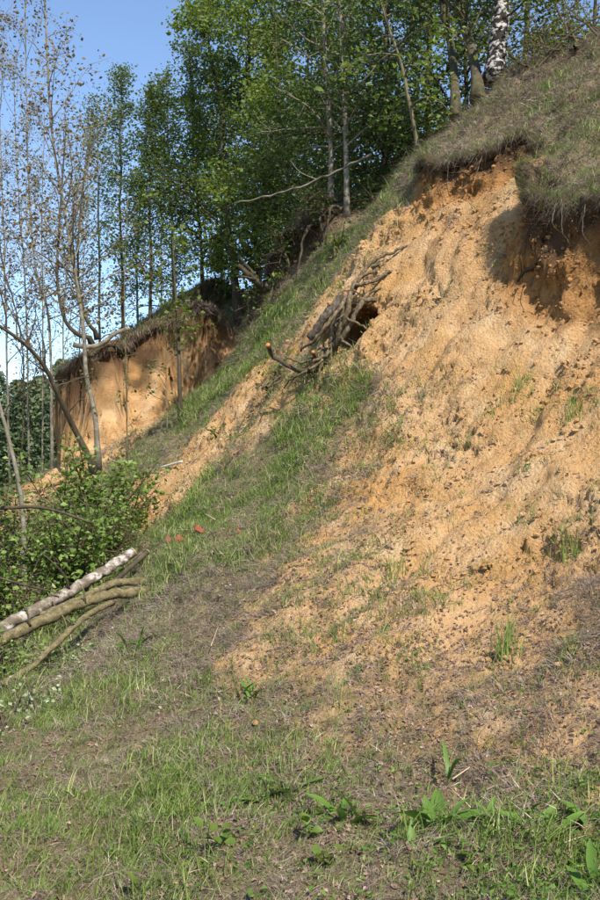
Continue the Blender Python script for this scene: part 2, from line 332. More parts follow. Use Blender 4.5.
def ground_mat():
    m, t, b, o = base('hillside', .95); b.inputs['Specular IOR Level'].default_value = .08
    s, w = attr(t, 'sand'), attr(t, 'fresh')
    n1, n2, n3, n4 = noise(t, 1.1, 4), noise(t, 7, 6, .7), noise(t, 45, 5, .7), noise(t, 160, 3, .7)
    c = ramp(t, n2, [(.25, (.37, .215, .10)), (.45, (.51, .31, .145)), (.62, (.57, .365, .185)), (.8, (.63, .435, .25))])
    c = mix(t, ramp(t, n1, [(.42, (0, 0, 0)), (.66, (1, 1, 1))]), c, (.49, .275, .105))
    mps = t.nodes.new('ShaderNodeMapping'); mps.inputs['Scale'].default_value = (1.3, 1.3, .35); t.links.new(t.nodes['geo_'].outputs['Position'], mps.inputs[0])
    c = mix(t, ramp(t, noise(t, 2.2, 4, .65, mps.outputs[0]), [(.5, (0, 0, 0)), (.7, (.75, .75, .75))]), c, (.61, .44, .26))
    c = mix(t, w, c, ramp(t, n2, [(.3, (.26, .12, .04)), (.7, (.47, .25, .095))]))
    c = mix(t, ramp(t, n3, [(.28, (.75, .75, .75)), (.42, (0, 0, 0))]), c, (.22, .12, .05))
    e = ramp(t, n2, [(.25, (.12, .085, .055)), (.55, (.22, .16, .105)), (.8, (.33, .25, .165))]); e = mix(t, ramp(t, noise(t, 90, 4, .75), [(.36, (.9, .9, .9)), (.5, (0, 0, 0))]), e, (.05, .035, .022)); e = mix(t, ramp(t, noise(t, 70, 3, .7), [(.55, (0, 0, 0)), (.68, (.8, .8, .8))]), e, (.46, .36, .25))
    e = mix(t, ramp(t, n3, [(.45, (0, 0, 0)), (.6, (.8, .8, .8))]), e, (.17, .165, .07))
    mm = N(t, 'ShaderNodeMath', operation='ADD'); t.links.new(s, mm.inputs[0])
    m2 = N(t, 'ShaderNodeMath', operation='MULTIPLY_ADD'); t.links.new(n2, m2.inputs[0]); m2.inputs[1].default_value = .9; m2.inputs[2].default_value = -.45
    t.links.new(m2.outputs[0], mm.inputs[1])
    lip_dk = attr(t, 'lip_dark'); e = mix(t, lip_dk, e, ramp(t, n3, [(.35, (.035, .022, .014)), (.65, (.11, .07, .045))])); c = mix(t, lip_dk, c, (.10, .058, .032))  # darker brown tone at the lips, over both soil and sand
    f = ramp(t, mm.outputs[0], [(.22, (0, 0, 0)), (.58, (1, 1, 1))])
    t.links.new(mix(t, f, e, c), b.inputs['Base Color'])
    hh = N(t, 'ShaderNodeMath', operation='MULTIPLY_ADD'); t.links.new(n4, hh.inputs[0]); hh.inputs[1].default_value = .35; t.links.new(n3, hh.inputs[2])
    vo = N(t, 'ShaderNodeTexVoronoi', Scale=38.0); t.links.new(t.nodes['geo_'].outputs['Position'], vo.inputs['Vector'])
    h3 = N(t, 'ShaderNodeMath', operation='MULTIPLY_ADD'); t.links.new(vo.outputs['Distance'], h3.inputs[0]); h3.inputs[1].default_value = -.5; t.links.new(hh.outputs[0], h3.inputs[2])
    bump(t, b, h3.outputs[0], 1.0, .03); return m
M['hillside'] = ground_mat()

# ------------------------------------------------------------------ the hillside mesh
def axis(parts):                               # [(start, step), ..., end]
    o = []
    for (a, s), (e, _) in zip(parts[:-1], parts[1:]):
        n = max(1, int(round((e - a) / s))); o.append(a + (e - a) * np.arange(n) / n)
    return np.concatenate(o + [[parts[-1][0]]])
gx = axis([(-90, 6), (-30, 1.5), (-12, .25), (-8, .07), (-2.6, .021), (4.8, .05), (5.6, .3), (12, 1.5), (30, 6), (90, 0)])
gy = axis([(-30, 3), (-6, .8), (2, .1), (3.2, .03), (6.0, .015), (11.8, .028), (13, .04), (16, .055), (19.5, .08), (22.0, .018), (24.0, .12), (30, .6), (48, 3), (160, 0)])
X, Y = np.meshgrid(gx, gy); nx_, ny_ = len(gx), len(gy)
Z = height(X, Y)
dZy, dZx = np.gradient(Z, gy, gx)
nrm = np.stack([-dZx, -dZy, np.ones_like(Z)], -1); nrm /= np.linalg.norm(nrm, axis=-1, keepdims=True)
V = np.stack([X, Y, Z], -1)
flatV = V.reshape(-1, 3)
near = ((X > -9) & (X < 7) & (Y > 1.5) & (Y < 34)).ravel()
CO = np.zeros((len(flatV), 4)); CO[:, 1] = .7; CO[:, 2] = .4; CO[:, 3] = .3
pj = flatV[near] + np.stack([fbm(flatV[near] * 1.6, 3, 31), fbm(flatV[near] * 1.6, 3, 41), 0 * flatV[near][:, 0]], -1) * .22
CO[near] = cover(pj)
lip_dark = np.zeros(len(flatV)); fresh = np.zeros(len(flatV)); over = np.zeros_like(flatV)
for k, s in enumerate(SC):
    d, u, ex, ey = s.sd(X.ravel(), Y.ravel()); w = s.win(u); hgt = max(.6, s.amp)
    lip = sst(-.02, .05, d) * w
    face = sst(-s.w - (.15, .25, .25, .2)[k], -s.w * .7, d) * (1 - sst(-.03, .04, d)) * w
    if k < 2: fresh = np.maximum(fresh, face)
    CO[:, 0] = np.maximum(CO[:, 0] * (1 - lip * sst(.9, .25, d)), face * (1. if k < 3 else .2))
    CO[:, 1:] *= (1 - face)[:, None]
    hw = (.10, .12, .22, .3)[k] * (1 + .6 * vnoise(flatV * 4, 95)); lip_dark = np.maximum(lip_dark, w * sst(-hw - .06, -hw * .5, d) * sst(.35, .1, d))  # dark brown band along each scarp lip and just below it
    nn_ = .5 + .6 * vnoise(np.stack([X.ravel() * 2.3, Y.ravel() * 2.3, 0 * d + k], -1), 5)
    sh = s.over * np.clip(nn_, .1, 1.4) * w * sst(-.04, .06, d) * sst(1.0, .1, d)
    over[:, 0] -= ex * sh; over[:, 1] -= ey * sh; over[:, 2] -= sh * .35 * sst(.5, .0, d)
# the hollow under the bared roots
HOL = P(352, 330, 11.0)
_q = flatV - HOL; _q[:, 2] *= np.where(_q[:, 2] > 0, 1.9, 1.3); dist = np.sqrt((_q * np.array([1.15, .8, 1.0])).__pow__(2).sum(-1))
dist = dist + .10 * fbm(flatV * 4.0, 2, 66); hol = sst(.50, .30, dist)
det = np.zeros(len(flatV)); pn = flatV[near]; S = CO[near, 0]; Sc = sst(.25, .75, S)
far_ = np.clip((pn[:, 1] - 6) / 14, 0, 1)
f1, c1 = voro(pn * 7.0 + .4 * fbm(pn * 6, 2, 3)[:, None], 11)
f2, c2 = voro(pn * np.array([17., 17., 22.]) + .35 * fbm(pn * 15, 2, 4)[:, None], 12)
f3, c3 = voro(pn * 3.1, 13)
pit = sst(.30, .62, fbm(pn * np.array([7.5, 7.5, 11.]), 2, 8, .5))
crk = fbm(pn * np.array([11., 11., 19.]) + .5 * fbm(pn * 20, 2, 71)[:, None], 2, 72)
ter = fbm(pn * np.array([3.4, 3.4, 4.5]), 3, 73) * 3.0; tf = np.floor(ter); ter = (tf + sst(.72, 1.0, ter - tf)) / 3.0
calm = sst(-.25, .55, fbm(pn * np.array([1.1, 1.1, .7]), 3, 74))      # smoother and rougher stretches
ru = pn[:, 0] * -.57 + pn[:, 1] * .82; rill = np.abs(fbm(np.stack([ru * 2.0, pn[:, 2] * .35, 0 * ru], -1) + .15 * fbm(pn * 2, 2, 76)[:, None], 3, 75))
led = fbm(pn * np.array([1.6, 1.6, 2.4]), 3, 78) * 3.0; lf_ = np.floor(led); led = (lf_ + sst(.75, 1.0, led - lf_)) / 3.0
det[near] = (Sc * (.07 * rill + .06 * led * (.3 + .7 * calm)) + .075 * fbm(pn * .9, 3, 1) + .04 * fbm(pn * 2.6, 3, 2)
   + Sc * (.22 + .78 * calm) * (.03 * ter + .02 * (c1 - .45) * (1 - f1) + .026 * (c2 - .35) * sst(.62, .42, f2) + .018 * fbm(pn * 30, 2, 6)
           - .075 * sst(.47, .64, crk) * (.25 + .75 * c3) - .012 * pit)
   + (1 - Sc) * (.05 * fbm(pn * 4.5, 3, 9) + .02 * fbm(pn * 17, 2, 10)))
lipn = np.maximum(np.abs(over).sum(-1), 0)
cz = (flatV[:, 1] > 21.5) & (flatV[:, 1] < 25.5) & (flatV[:, 0] < -.5) & (flatV[:, 0] > -7); pc = flatV[cz]
det[cz] += sst(.5, .9, CO[cz, 0]) * (.10 * fbm(pc * np.array([1.2, 1.2, 1.4]), 3, 81) + .045 * fbm(pc * np.array([7., 7., 10.]), 3, 86) + .05 * np.abs(fbm(pc * np.array([5., 5., 7.]), 3, 82)) - .09 * sst(.35, .6, fbm(pc * np.array([3., 3., 9.]), 2, 83)))
det[cz] += sst(.1, .4, lipn[cz]) * .22 * fbm(pc * 2.6, 3, 84)
det += sst(.02, .15, lipn) * .06 * fbm(flatV * 6, 2, 21)
fr = fresh[:, None]
flatV = flatV + nrm.reshape(-1, 3) * det[:, None] + over
flatV += fr * .07 * np.stack([fbm(flatV * 5, 3, 51), fbm(flatV * 5, 3, 52), .6 * fbm(flatV * 7, 2, 53)], -1)
flatV += hol[:, None] * np.array([.55, .62, .06]) * .95
fresh = np.clip(fresh + hol * .8 + sst(.35, .9, fbm(flatV * .55, 2, 77)) * .35, 0, 1)
gi = np.arange(nx_ * ny_).reshape(ny_, nx_)
Q = np.stack([gi[:-1, :-1], gi[:-1, 1:], gi[1:, 1:], gi[1:, :-1]], -1).reshape(-1, 4)
hill = obj('hillside', new_mesh('hillside', flatV, Q, None, M['hillside'], {'sand': CO[:, 0], 'fresh': fresh, 'lip_dark': lip_dark}, True)); hill['kind'] = 'structure'

# scatter: random points on the hillside faces
A, B, C_, D_ = (flatV[Q[:, k]] for k in range(4))
ctr = (A + B + C_ + D_) * .25
fn = np.cross(C_ - A, D_ - B); area = np.linalg.norm(fn, axis=1) * .5; fn /= (area[:, None] * 2 + 1e-12)
rel = ctr - np.array([0, 0, CAMZ]); fy = rel[:, 1] * CP + rel[:, 2] * SP; fz = -rel[:, 1] * SP + rel[:, 2] * CP
vis = (fy > 2.4) & (fy < 40) & (np.abs(rel[:, 0]) < .297 * fy * 1.12 + .5) & (np.abs(fz) < .4455 * fy * 1.1 + .4)
QC = CO[Q].mean(1); QF = fresh[Q].mean(1)
patch = fbm(ctr * 1.7, 3, 61); patch2 = fbm(ctr * 5.5, 2, 62)
def scatter(n, dens):
    w = np.where(vis, area * np.clip(dens, 0, None), 0); w /= w.sum()
    k = rng.choice(len(w), n, p=w); a, b = rng.random((2, n, 1))
    p = (A[k] * (1 - a) + B[k] * a) * (1 - b) + (D_[k] * (1 - a) + C_[k] * a) * b
    return p, fn[k], k
def blades(name, n, dens, hgt, wid, lean, label, mat, seg=3, clump=0, tintf=None, down=0.0, flatf=0.0):
    p, nn, k = scatter(n, dens); d = p[:, 1]
    if clump:                                  # gather blades into tufts
        ci = rng.integers(0, n // clump, n); p, nn, k = p[ci], nn[ci], k[ci]; d = p[:, 1]
        off = rng.normal(0, 1, (n, 3)) * (.028 + .0016 * d)[:, None]; off -= nn * (off * nn).sum(1)[:, None]; p = p + off
    tuft = rng.random(n) if not clump else rng.random(n // clump)[ci]
    h = hgt * np.exp(rng.normal(0, .35, n)) * (.7 + .6 * tuft) * (.85 + .5 * np.clip(patch[k], -.5, 1)); w = wid * (.6 + .8 * rng.random(n)) * (1 + np.clip(d - 5, 0, 20) * .11)
    az = rng.random(n) * 2 * np.pi
    dr = np.stack([np.cos(az), np.sin(az), 0 * az], -1)
    dh = nn * np.array([1, 1, 0]); dh /= np.linalg.norm(dh, axis=1)[:, None] + 1e-6
    L = dr * (lean * (.3 + rng.random(n)))[:, None] + dh * (down * (.4 + rng.random(n)))[:, None]
    up = np.array([0, 0, 1.]) * (1 - flatf) + nn * .35
    wd = np.stack([-np.sin(az + .6), np.cos(az + .6), 0 * az], -1)
    vs_, q, tr = [], [], []
    for s in range(seg + 1):
        f = s / seg
        c = p - nn * .008 + h[:, None] * (up * f * (1 - .28 * f * np.clip(np.linalg.norm(L, axis=1), 0, 2)[:, None]) + L * f ** 1.8)
        if s < seg:
            ww = (w * (1 - .55 * f))[:, None] * wd * .5; vs_ += [c - ww, c + ww]
        else: vs_ += [c]
    m = 2 * seg + 1; v = np.stack(vs_, 1).reshape(-1, 3); o = np.arange(n) * m
    for s in range(seg - 1): q.append(np.stack([o + 2 * s, o + 2 * s + 1, o + 2 * s + 3, o + 2 * s + 2], -1))
    tr = np.stack([o + 2 * seg - 2, o + 2 * seg - 1, o + 2 * seg], -1)
    ti = np.clip(.5 + .16 * rng.normal(0, 1, n) + .25 * (tuft - .5) + .25 * patch[k], 0, 1)
    o_ = obj(name, new_mesh(name, v, np.concatenate(q), tr, mat, {'tint': np.repeat(ti, m)}, True)); o_['kind'] = 'stuff'; tag(o_, label, 'grass'); return o_
lod = (5.0 / np.clip(ctr[:, 1], 4, 40)) ** .8; mixz = QC[:, 0] * (1 - QC[:, 0]) * 4
gp = .35 + .65 * sst(-.7, .9, patch + .6 * patch2)
green = (QC[:, 1] ** 1.5 + .05 * mixz) * (.12 + gp) * lod
dryd = (QC[:, 2] ** 1.5 + .16 * mixz) * (.6 + sst(-.1, .6, -patch + .6 * patch2)) * lod
# tuft shapes, used only as instances
def tuft_shape(n, h, wid, spread, lean, drift, mat, seed, tm, flatf=0.0, seg=3):
    r = np.random.default_rng(seed); g = Geo(); f = np.linspace(0, 1, seg + 1)[:, None]
    for i in range(n):
        b = np.array([r.normal(0, spread), r.normal(0, spread), -.012]); hh = h * min(1.6, math.exp(r.normal(0, .38))); az = r.random() * 6.283
        d = np.array([math.cos(az), math.sin(az), 0]) * lean * (.2 + r.random()) + np.array([drift, 0, 0]) * (.4 + r.random())
        up = np.array([0, 0, 1.]) * (1 - flatf * (.6 + .5 * r.random())); w = np.array([-math.sin(az + .8), math.cos(az + .8), 0]) * wid * (.35 + .4 * r.random())
        c = b + hh * (up * (f - .22 * f * f * (np.linalg.norm(d) > .5)) + d * f ** 1.8)
        k = np.concatenate([c[:-1] - w * (1 - f[:-1] * .6), c[:-1] + w * (1 - f[:-1] * .6), c[-1:]])
        g.add(k, [(q, q + seg, q + seg + 1, q + 1) for q in range(seg - 1)], [(seg - 1, 2 * seg - 1, 2 * seg)], float(np.clip(r.normal(tm, .17), 0, 1)))
    o = bpy.data.objects.new('tuft_shape', g.mesh('tuft_shape', mat)); return o
def gn_scatter(name, shapes, n, dens, smin, smax, align, label, drift=False, far=.07):
    col = bpy.data.collections.new(name + '_shapes')
    for k, o in enumerate(shapes): o.name = name + '_shape_%02d' % k; col.objects.link(o)
    p, nn, k = scatter(n, dens)
    z = np.array([0, 0, 1.]) * (1 - align) + nn * align; z /= np.linalg.norm(z, axis=1)[:, None]
    az = rng.random(n) * 6.283; x = np.stack([np.cos(az), np.sin(az), 0 * az], -1)
    if drift: x = nn * [1, 1, 0] * 1.6 + x * .5
    x -= z * (x * z).sum(1)[:, None]; x /= np.linalg.norm(x, axis=1)[:, None] + 1e-9; y = np.cross(z, x)
    rot = np.stack([np.arctan2(y[:, 2], z[:, 2]), -np.arcsin(np.clip(x[:, 2], -1, 1)), np.arctan2(x[:, 1], x[:, 0])], -1)
    sc = (smin + (smax - smin) * rng.random(n)) * (.85 + .45 * np.clip(patch[k], -.5, .8)); th = 1 + np.clip(p[:, 1] - 6, 0, 20) * far
    me = new_mesh(name, p)
    a = me.attributes.new('rot', 'FLOAT_VECTOR', 'POINT'); a.data.foreach_set('vector', rot.astype(np.float32).ravel())
    a = me.attributes.new('scl', 'FLOAT_VECTOR', 'POINT'); a.data.foreach_set('vector', np.stack([sc * th, sc * th, sc * th ** .35], -1).astype(np.float32).ravel())
    a = me.attributes.new('idx', 'INT', 'POINT'); a.data.foreach_set('value', rng.integers(0, len(shapes), n).astype(np.int32))
    t = bpy.data.node_groups.new(name, 'GeometryNodeTree'); t.is_modifier = True
    t.interface.new_socket('Geometry', in_out='INPUT', socket_type='NodeSocketGeometry'); t.interface.new_socket('Geometry', in_out='OUTPUT', socket_type='NodeSocketGeometry')
    gi_, go_ = t.nodes.new('NodeGroupInput'), t.nodes.new('NodeGroupOutput'); ip = t.nodes.new('GeometryNodeInstanceOnPoints'); ci = t.nodes.new('GeometryNodeCollectionInfo')
    ci.inputs['Collection'].default_value = col; ci.inputs['Separate Children'].default_value = True; ci.inputs['Reset Children'].default_value = True
    t.links.new(gi_.outputs[0], ip.inputs['Points']); t.links.new(ci.outputs[0], ip.inputs['Instance']); ip.inputs['Pick Instance'].default_value = True
    for an, ty, so in (('rot', 'FLOAT_VECTOR', 'Rotation'), ('scl', 'FLOAT_VECTOR', 'Scale'), ('idx', 'INT', 'Instance Index')):
        na = t.nodes.new('GeometryNodeInputNamedAttribute'); na.data_type = ty; na.inputs['Name'].default_value = an; t.links.new(na.outputs['Attribute'], ip.inputs[so])
    t.links.new(ip.outputs[0], go_.inputs[0])
    o = obj(name, me); m = o.modifiers.new('tufts', 'NODES'); m.node_group = t; o['kind'] = 'stuff'; tag(o, label, 'grass'); return o
GS = [tuft_shape(9 + k % 5, .055 + .012 * (k % 3), .0042, .03, .75, .1, M['grass_green'], 500 + k, .3 + .07 * (k % 6)) for k in range(12)]
gn_scatter('green_grass', GS, 50000, green, .55, 1.25, .3, 'fresh green grass growing over the foot and banks of the slope')
SS = [tuft_shape(16, .03, .004, .04, .9, .05, M['grass_green'], 530 + k, .35 + .08 * (k % 5), .2, 2) for k in range(8)]
gn_scatter('short_grass', SS, 34000, green + .05 * lod * (QC[:, 0] < .7), .6, 1.4, .7, 'short fine green grass between the taller tufts')
DS = [tuft_shape(16 + k % 6, .12, .004, .035, .6, .75, M['grass_dry'], 560 + k, .35 + .07 * (k % 6), .62) for k in range(10)]
gn_scatter('dry_grass', DS, 30000, dryd, .5, 1.2, .5, 'withered grey brown grass matted on the banks', True)
TS = [tuft_shape(8, .085, .0032, .05, 1.1, .0, M['grass_dry'], 590 + k, .45 + .08 * (k % 5), .93, 2) for k in range(8)]
gn_scatter('thatch', TS, 42000, (QC[:, 1] * .7 + QC[:, 2] + QC[:, 3] * .8 + .3 * mixz) * (QC[:, 0] < .85) * lod ** 1.7, .5, 1.3, 1.0, 'dead flattened grass and straw covering the soil')
blades('straw_grass', 16000, (QC[:, 1] + QC[:, 2] + QC[:, 3]) * lod ** 2, .075, .003, 1.5, 'loose straw lying flat among the grass', M['grass_dry'], 2, 0, down=.4, flatf=.8)

lipq = lipn[Q].mean(1)
blades('hanging_grass', 14000, sst(.06, .25, lipq) * (QC[:, 0] < .6) * (1 - QF), .2, .005, .6, 'dead grass hanging over the turf edges', M['grass_dry'], 3, 6, down=.9, flatf=1.75)
def kites(p, nn, size, tilt, asp=.62, fold=.25, r=rng):
    n = len(p); az = r.random(n) * 2 * np.pi
    t = np.stack([np.cos(az), np.sin(az), 0 * az], -1) + r.normal(0, .2, (n, 3)); n2 = nn + r.normal(0, tilt, (n, 3)); n2 /= np.linalg.norm(n2, axis=1)[:, None]
    t -= n2 * (t * n2).sum(1)[:, None]; t /= np.linalg.norm(t, axis=1)[:, None] + 1e-9; b = np.cross(n2, t); s = np.asarray(size)[:, None]
    v = np.stack([p - t * s * .5, p + b * s * asp * .5 + n2 * s * fold - t * s * .05, p + t * s * .5, p - b * s * asp * .5 + n2 * s * fold - t * s * .05], 1).reshape(-1, 3)
    return v, np.arange(4 * n).reshape(-1, 4)
n = 80000; p, nn, k = scatter(n, (QC[:, 3] ** 1.1 + .02 + .4 * mixz) * (.35 + sst(-.2, .5, patch2)) * lod ** 1.7)
v, q = kites(p + nn * .006, nn, (.011 + .02 * rng.random(n)) * (1 + np.clip(p[:, 1] - 5, 0, 20) * .06), .45)
o = obj('leaf_litter', new_mesh('leaf_litter', v, q, None, M['litter'], {'tint': np.repeat(np.clip(rng.normal(.5, .25, n), 0, 1), 4)})); o['kind'] = 'stuff'
tag(o, 'dead brown leaves strewn over the foot of the slope', 'leaves')

n = 4200; p, nn, k = scatter(n, sst(5.1, 4.4, ctr[:, 1]) * (.2 + sst(-.8, .6, ctr[:, 0])) * (1 - QC[:, 0]) * (.3 + sst(-.4, .8, patch + patch2)))
v, q = kites(p + nn * .01 + np.array([0, 0, 1.]) * (.05 * rng.random(n))[:, None], nn, .012 + .022 * rng.random(n), .6)
o = obj('ground_herbs', new_mesh('ground_herbs', v, q, None, M['leaf_herb'], {'tint': np.repeat(np.clip(rng.normal(.5, .25, n), 0, 1), 4)})); o['kind'] = 'stuff'
tag(o, 'low green herb leaves scattered between the grass in front', 'herbs')

# crumbled sand clods
PHI = (1 + 5 ** .5) / 2
ICO = np.array([(-1, PHI, 0), (1, PHI, 0), (-1, -PHI, 0), (1, -PHI, 0), (0, -1, PHI), (0, 1, PHI), (0, -1, -PHI), (0, 1, -PHI), (PHI, 0, -1), (PHI, 0, 1), (-PHI, 0, -1), (-PHI, 0, 1)]) / 1.9
ICF = np.array([(0,11,5),(0,5,1),(0,1,7),(0,7,10),(0,10,11),(1,5,9),(5,11,4),(11,10,2),(10,7,6),(7,1,8),(3,9,4),(3,4,2),(3,2,6),(3,6,8),(3,8,9),(4,9,5),(2,4,11),(6,2,10),(8,6,7),(9,8,1)])
n = 8000; p, nn, k = scatter(n, (QC[:, 0] ** 2) * (ctr[:, 1] < 19) * (.08 + sst(.0, .7, patch2 + .4 * patch) + .6 * QF) * (6 / np.clip(ctr[:, 1], 5, 40)) ** 1.2)
sz = (.004 + .018 * rng.random(n) ** 5) * (1 + np.clip(p[:, 1] - 7, 0, 20) * .05)
v = (ICO[None] * (1 + .28 * rng.normal(0, 1, (n, 12, 1))) * sz[:, None, None] * (.7 + .7 * rng.random((n, 1, 3)))) + (p + nn * (sz * .35)[:, None])[:, None]
t = (ICF[None] + (np.arange(n) * 12)[:, None, None]).reshape(-1, 3)
o = obj('sand_clods', new_mesh('sand_clods', v, None, t, M['hillside'], {'sand': np.ones(n * 12), 'fresh': np.repeat(QF[k] * .8, 12)})); o['kind'] = 'stuff'
tag(o, 'crumbs and clods of sand lying on the bare slope', 'sand')

# ------------------------------------------------------------------ trees and shrubs
def unit(v): return v / (np.linalg.norm(v) + 1e-9)
def leaf_quads(g, pos, size, r, up=.6, asp=.7, tint=(.5, .2)):
    n = len(pos)
    if not n: return
    nn = r.normal(0, 1, (n, 3)); nn[:, 2] = np.abs(nn[:, 2]) + up; nn /= np.linalg.norm(nn, axis=1)[:, None]
    v, q = kites(pos, nn, size * (.6 + .8 * r.random(n)), .1, asp, .12, r)
    g.add(v, q, None, np.repeat(np.clip(r.normal(tint[0], tint[1], n), 0, 1), 4))
def tree(name, label, cat, trunk, r0, r1, bk, lf, nl=20, t0=.3, L=2.0, el=35, nsub=6, lps=25, ls=.07, droop=-.1, seed=1, group=None,
         prof='oval', twig=.35, sides=8, spread=.16, rough=.04, tint=(.5, .22), wob=.0, asp=.7, inner=.35):
    r = np.random.default_rng(seed); tp = curve(trunk, 26)
    if wob: tp[1:] += np.cumsum(r.normal(0, wob, (25, 3)) * [1, 1, .2], axis=0) * .5
    org = tp[0]; root = thing(name, label, cat, org, group)
    tp[0] = tp[0] - [0, 0, .15]
    rad = r0 + (r1 - r0) * np.linspace(0, 1, 26) ** .8; rad[0] *= 1.35; rad[1] *= 1.08
    g = Geo(); g.tube(tp, rad, sides, True, .5, rough); cr = Geo(); br = Geo()
    H = np.linalg.norm(np.diff(tp, axis=0), axis=1).sum()
    for i in range(nl):
        t = t0 + (1 - t0) * ((i + .6 * r.random()) / nl); k = t * 25; a = int(min(k, 24)); p0 = tp[a] + (tp[a + 1] - tp[a]) * (k - a)
        f = (t - t0) / (1 - t0)
        le = max(.3, L) * {'oval': math.sin(math.pi * (.18 + .78 * f)), 'cone': max(.22, 1.02 - f), 'vase': .35 + .65 * f, 'even': 1.0}[prof] * (.65 + .6 * r.random())
        az = i * 2.399 + r.normal(0, .5); e = R(el + r.normal(0, 12)) + .5 * f * (prof != 'cone')
        d = np.array([math.cos(az) * math.cos(e), math.sin(az) * math.cos(e), math.sin(e)])
        path = [p0]
        for s in range(6):
            d = unit(d + r.normal(0, spread, 3) + [0, 0, droop * (s + 1) / 6]); path.append(path[-1] + d * le / 6)
        path = np.array(path); rb = min(rad[a] * .6, .008 + .011 * le)
        br.tube(path, np.linspace(rb, rb * .25, 7), 5, False)
        for j in range(nsub):
            u = inner + (1 - inner) * (j + r.random()) / nsub; kk = u * 6; b = int(min(kk, 5)); q0 = path[b] + (path[b + 1] - path[b]) * (kk - b)
            d2 = unit(unit(path[b + 1] - path[b]) * .7 + r.normal(0, .75, 3) + [0, 0, .1]); l2 = max(le * twig * (1.15 - .5 * u), min(.3, L * .4)) * (.6 + .8 * r.random())
            pp = np.array([q0, q0 + d2 * l2 * .5 + r.normal(0, .04, 3) * l2, q0 + d2 * l2 + np.array([0, 0, droop]) * l2 * .5])
            br.tube(pp, np.linspace(rb * .3, .002, 3), 3, False)
            if lps:
                m = max(1, int(lps * (.4 + 1.2 * r.random()))); w = r.random(m) ** .7
                lp = pp[0] + (pp[2] - pp[0]) * w[:, None] + r.normal(0, min(.24 * l2 + .03, .13), (m, 3))
                leaf_quads(cr, lp, ls, r, .15, asp, tint)
    obj('trunk', g.mesh('trunk', M[bk], org), root)
    if br.v: obj('limbs', br.mesh('limbs', M[bk if bk != 'birch_old' else 'bark_dark'], org), root)['kind'] = 'stuff'
    if cr.v: obj('crown', cr.mesh('crown', M[lf], org, False), root)
    return root
def base_at(px, d): x = ray(px, 480)[0] * d; return ground(x, d)
def stem(px, d, *rest):                        # ground point below px at distance d, then points of the trunk
    b = base_at(px, d); return [b] + [P(a[0], a[1], a[2] if len(a) > 2 else d) for a in rest]

FG = 'trees on the wooded hilltop'
tree('birch_tree', 'thick old birch with black and white cracked bark on the crest', 'tree', [base_at(498, 13.5), P(500, 35, 13.5), P(503, -10, 13.5), P(506, -330, 13.6)], .14, .09, 'birch_old', 'leaf_green', 16, .45, 2.0, 35, 6, 28, .06, -.2, 3, FG, sides=14, rough=.05)
tree('leaning_tree', 'dark slanting trunk nearest the thick birch, leaning away from it', 'tree', [G(478, 101), P(472, 60, 14.6), P(455, 0, 14.8), P(425, -200, 15.2)], .085, .05, 'bark_moss', 'leaf_green', 14, .4, 2.0, 35, 6, 28, .065, -.1, 4, FG)
tree('leaning_tree', 'upright dark mossy trunk at the upper edge of the turf', 'tree', [G(456, 118), P(452, 60, 15.2), P(441, 0, 15.4), P(420, -220, 16)], .07, .045, 'bark_moss', 'leaf_green', 14, .4, 2.0, 35, 6, 28, .065, -.1, 5, FG)
tree('young_tree', 'thin tan curving stem with yellow green leaves beside the turf edge', 'tree', [base_at(419, 13.5), P(411, 122, 13.4), P(400, 70, 13.4), P(386, 30, 13.4), P(362, -60, 13.4)], .032, .012, 'bark_tan', 'leaf_bright', 12, .25, .95, 10, 5, 9, .085, -.45, 6, FG, 'even', spread=.1)
tree('young_tree', 'slim grey trunk rooted above the dark gully edge, nearer the sandy slope', 'tree', stem(347, 16.6, (346, 150), (342, 60), (335, -120)), .055, .03, 'bark_pale', 'leaf_green', 18, .3, 1.5, 25, 6, 22, .065, -.15, 8, FG)
tree('young_tree', 'slim grey trunk on the very brink of the dark gully edge', 'tree', stem(331, 16.9, (331, 160), (326, 80), (318, -100)), .06, .03, 'bark_pale', 'leaf_green', 18, .3, 1.5, 25, 6, 22, .065, -.15, 9, FG)
spec = [(296, 24.5, 272, -120, 3.3, 'leaf_bright', 'broad leafy tree with sunlit bright green crown over the gully', 30, 40, .1, .12),
 (258, 25.5, 238, -60, 3.0, 'leaf_bright', 'leafy green tree reaching out over the far cliff', 26, 34, .095, .12),
 (240, 25, 205, 10, 2.0, 'leaf_cool', 'small tree standing where the cliff meets the wood', 20, 26, .075, .15),
 (352, 19.5, 352, -170, 2.3, 'leaf_green', 'dark tree in the thick of the wood behind the slim grey trunks', 22, 30, .075, .2),
 (385, 18, 378, -220, 2.2, 'leaf_green', 'dark tree behind the thin tan curving stem', 22, 28, .075, .2),
 (428, 18.5, 424, -220, 2.2, 'leaf_green', 'shaded tree behind the mossy leaning trunks', 22, 28, .075, .25),
 (366, 25, 366, -60, 2.4, 'leaf_cool', 'tree far back in the wood between darker trunks', 20, 26, .085, .1),
 (312, 27, 306, -40, 2.6, 'leaf_cool', 'distant tree half hidden by the broad leafy tree', 22, 26, .085, .1),
 (282, 30, 268, 30, 2.4, 'leaf_cool', 'distant tree seen above the black forked snag', 22, 24, .085, .06),
 (420, 26, 415, -90, 2.6, 'leaf_green', 'deep shaded tree at the back of the wood behind the turf crest', 20, 26, .085, .1),
 (470, 19, 462, -230, 2.2, 'leaf_green', 'tree behind the thick birch', 20, 26, .075, .2),
 (530, 17.5, 540, -260, 2.2, 'leaf_olive', 'olive leaved tree on the crest beyond the thick birch', 20, 24, .07, .12),
 (585, 17, 590, -280, 2.2, 'leaf_olive', 'olive leaved tree at the highest end of the crest', 20, 24, .07, .12)]
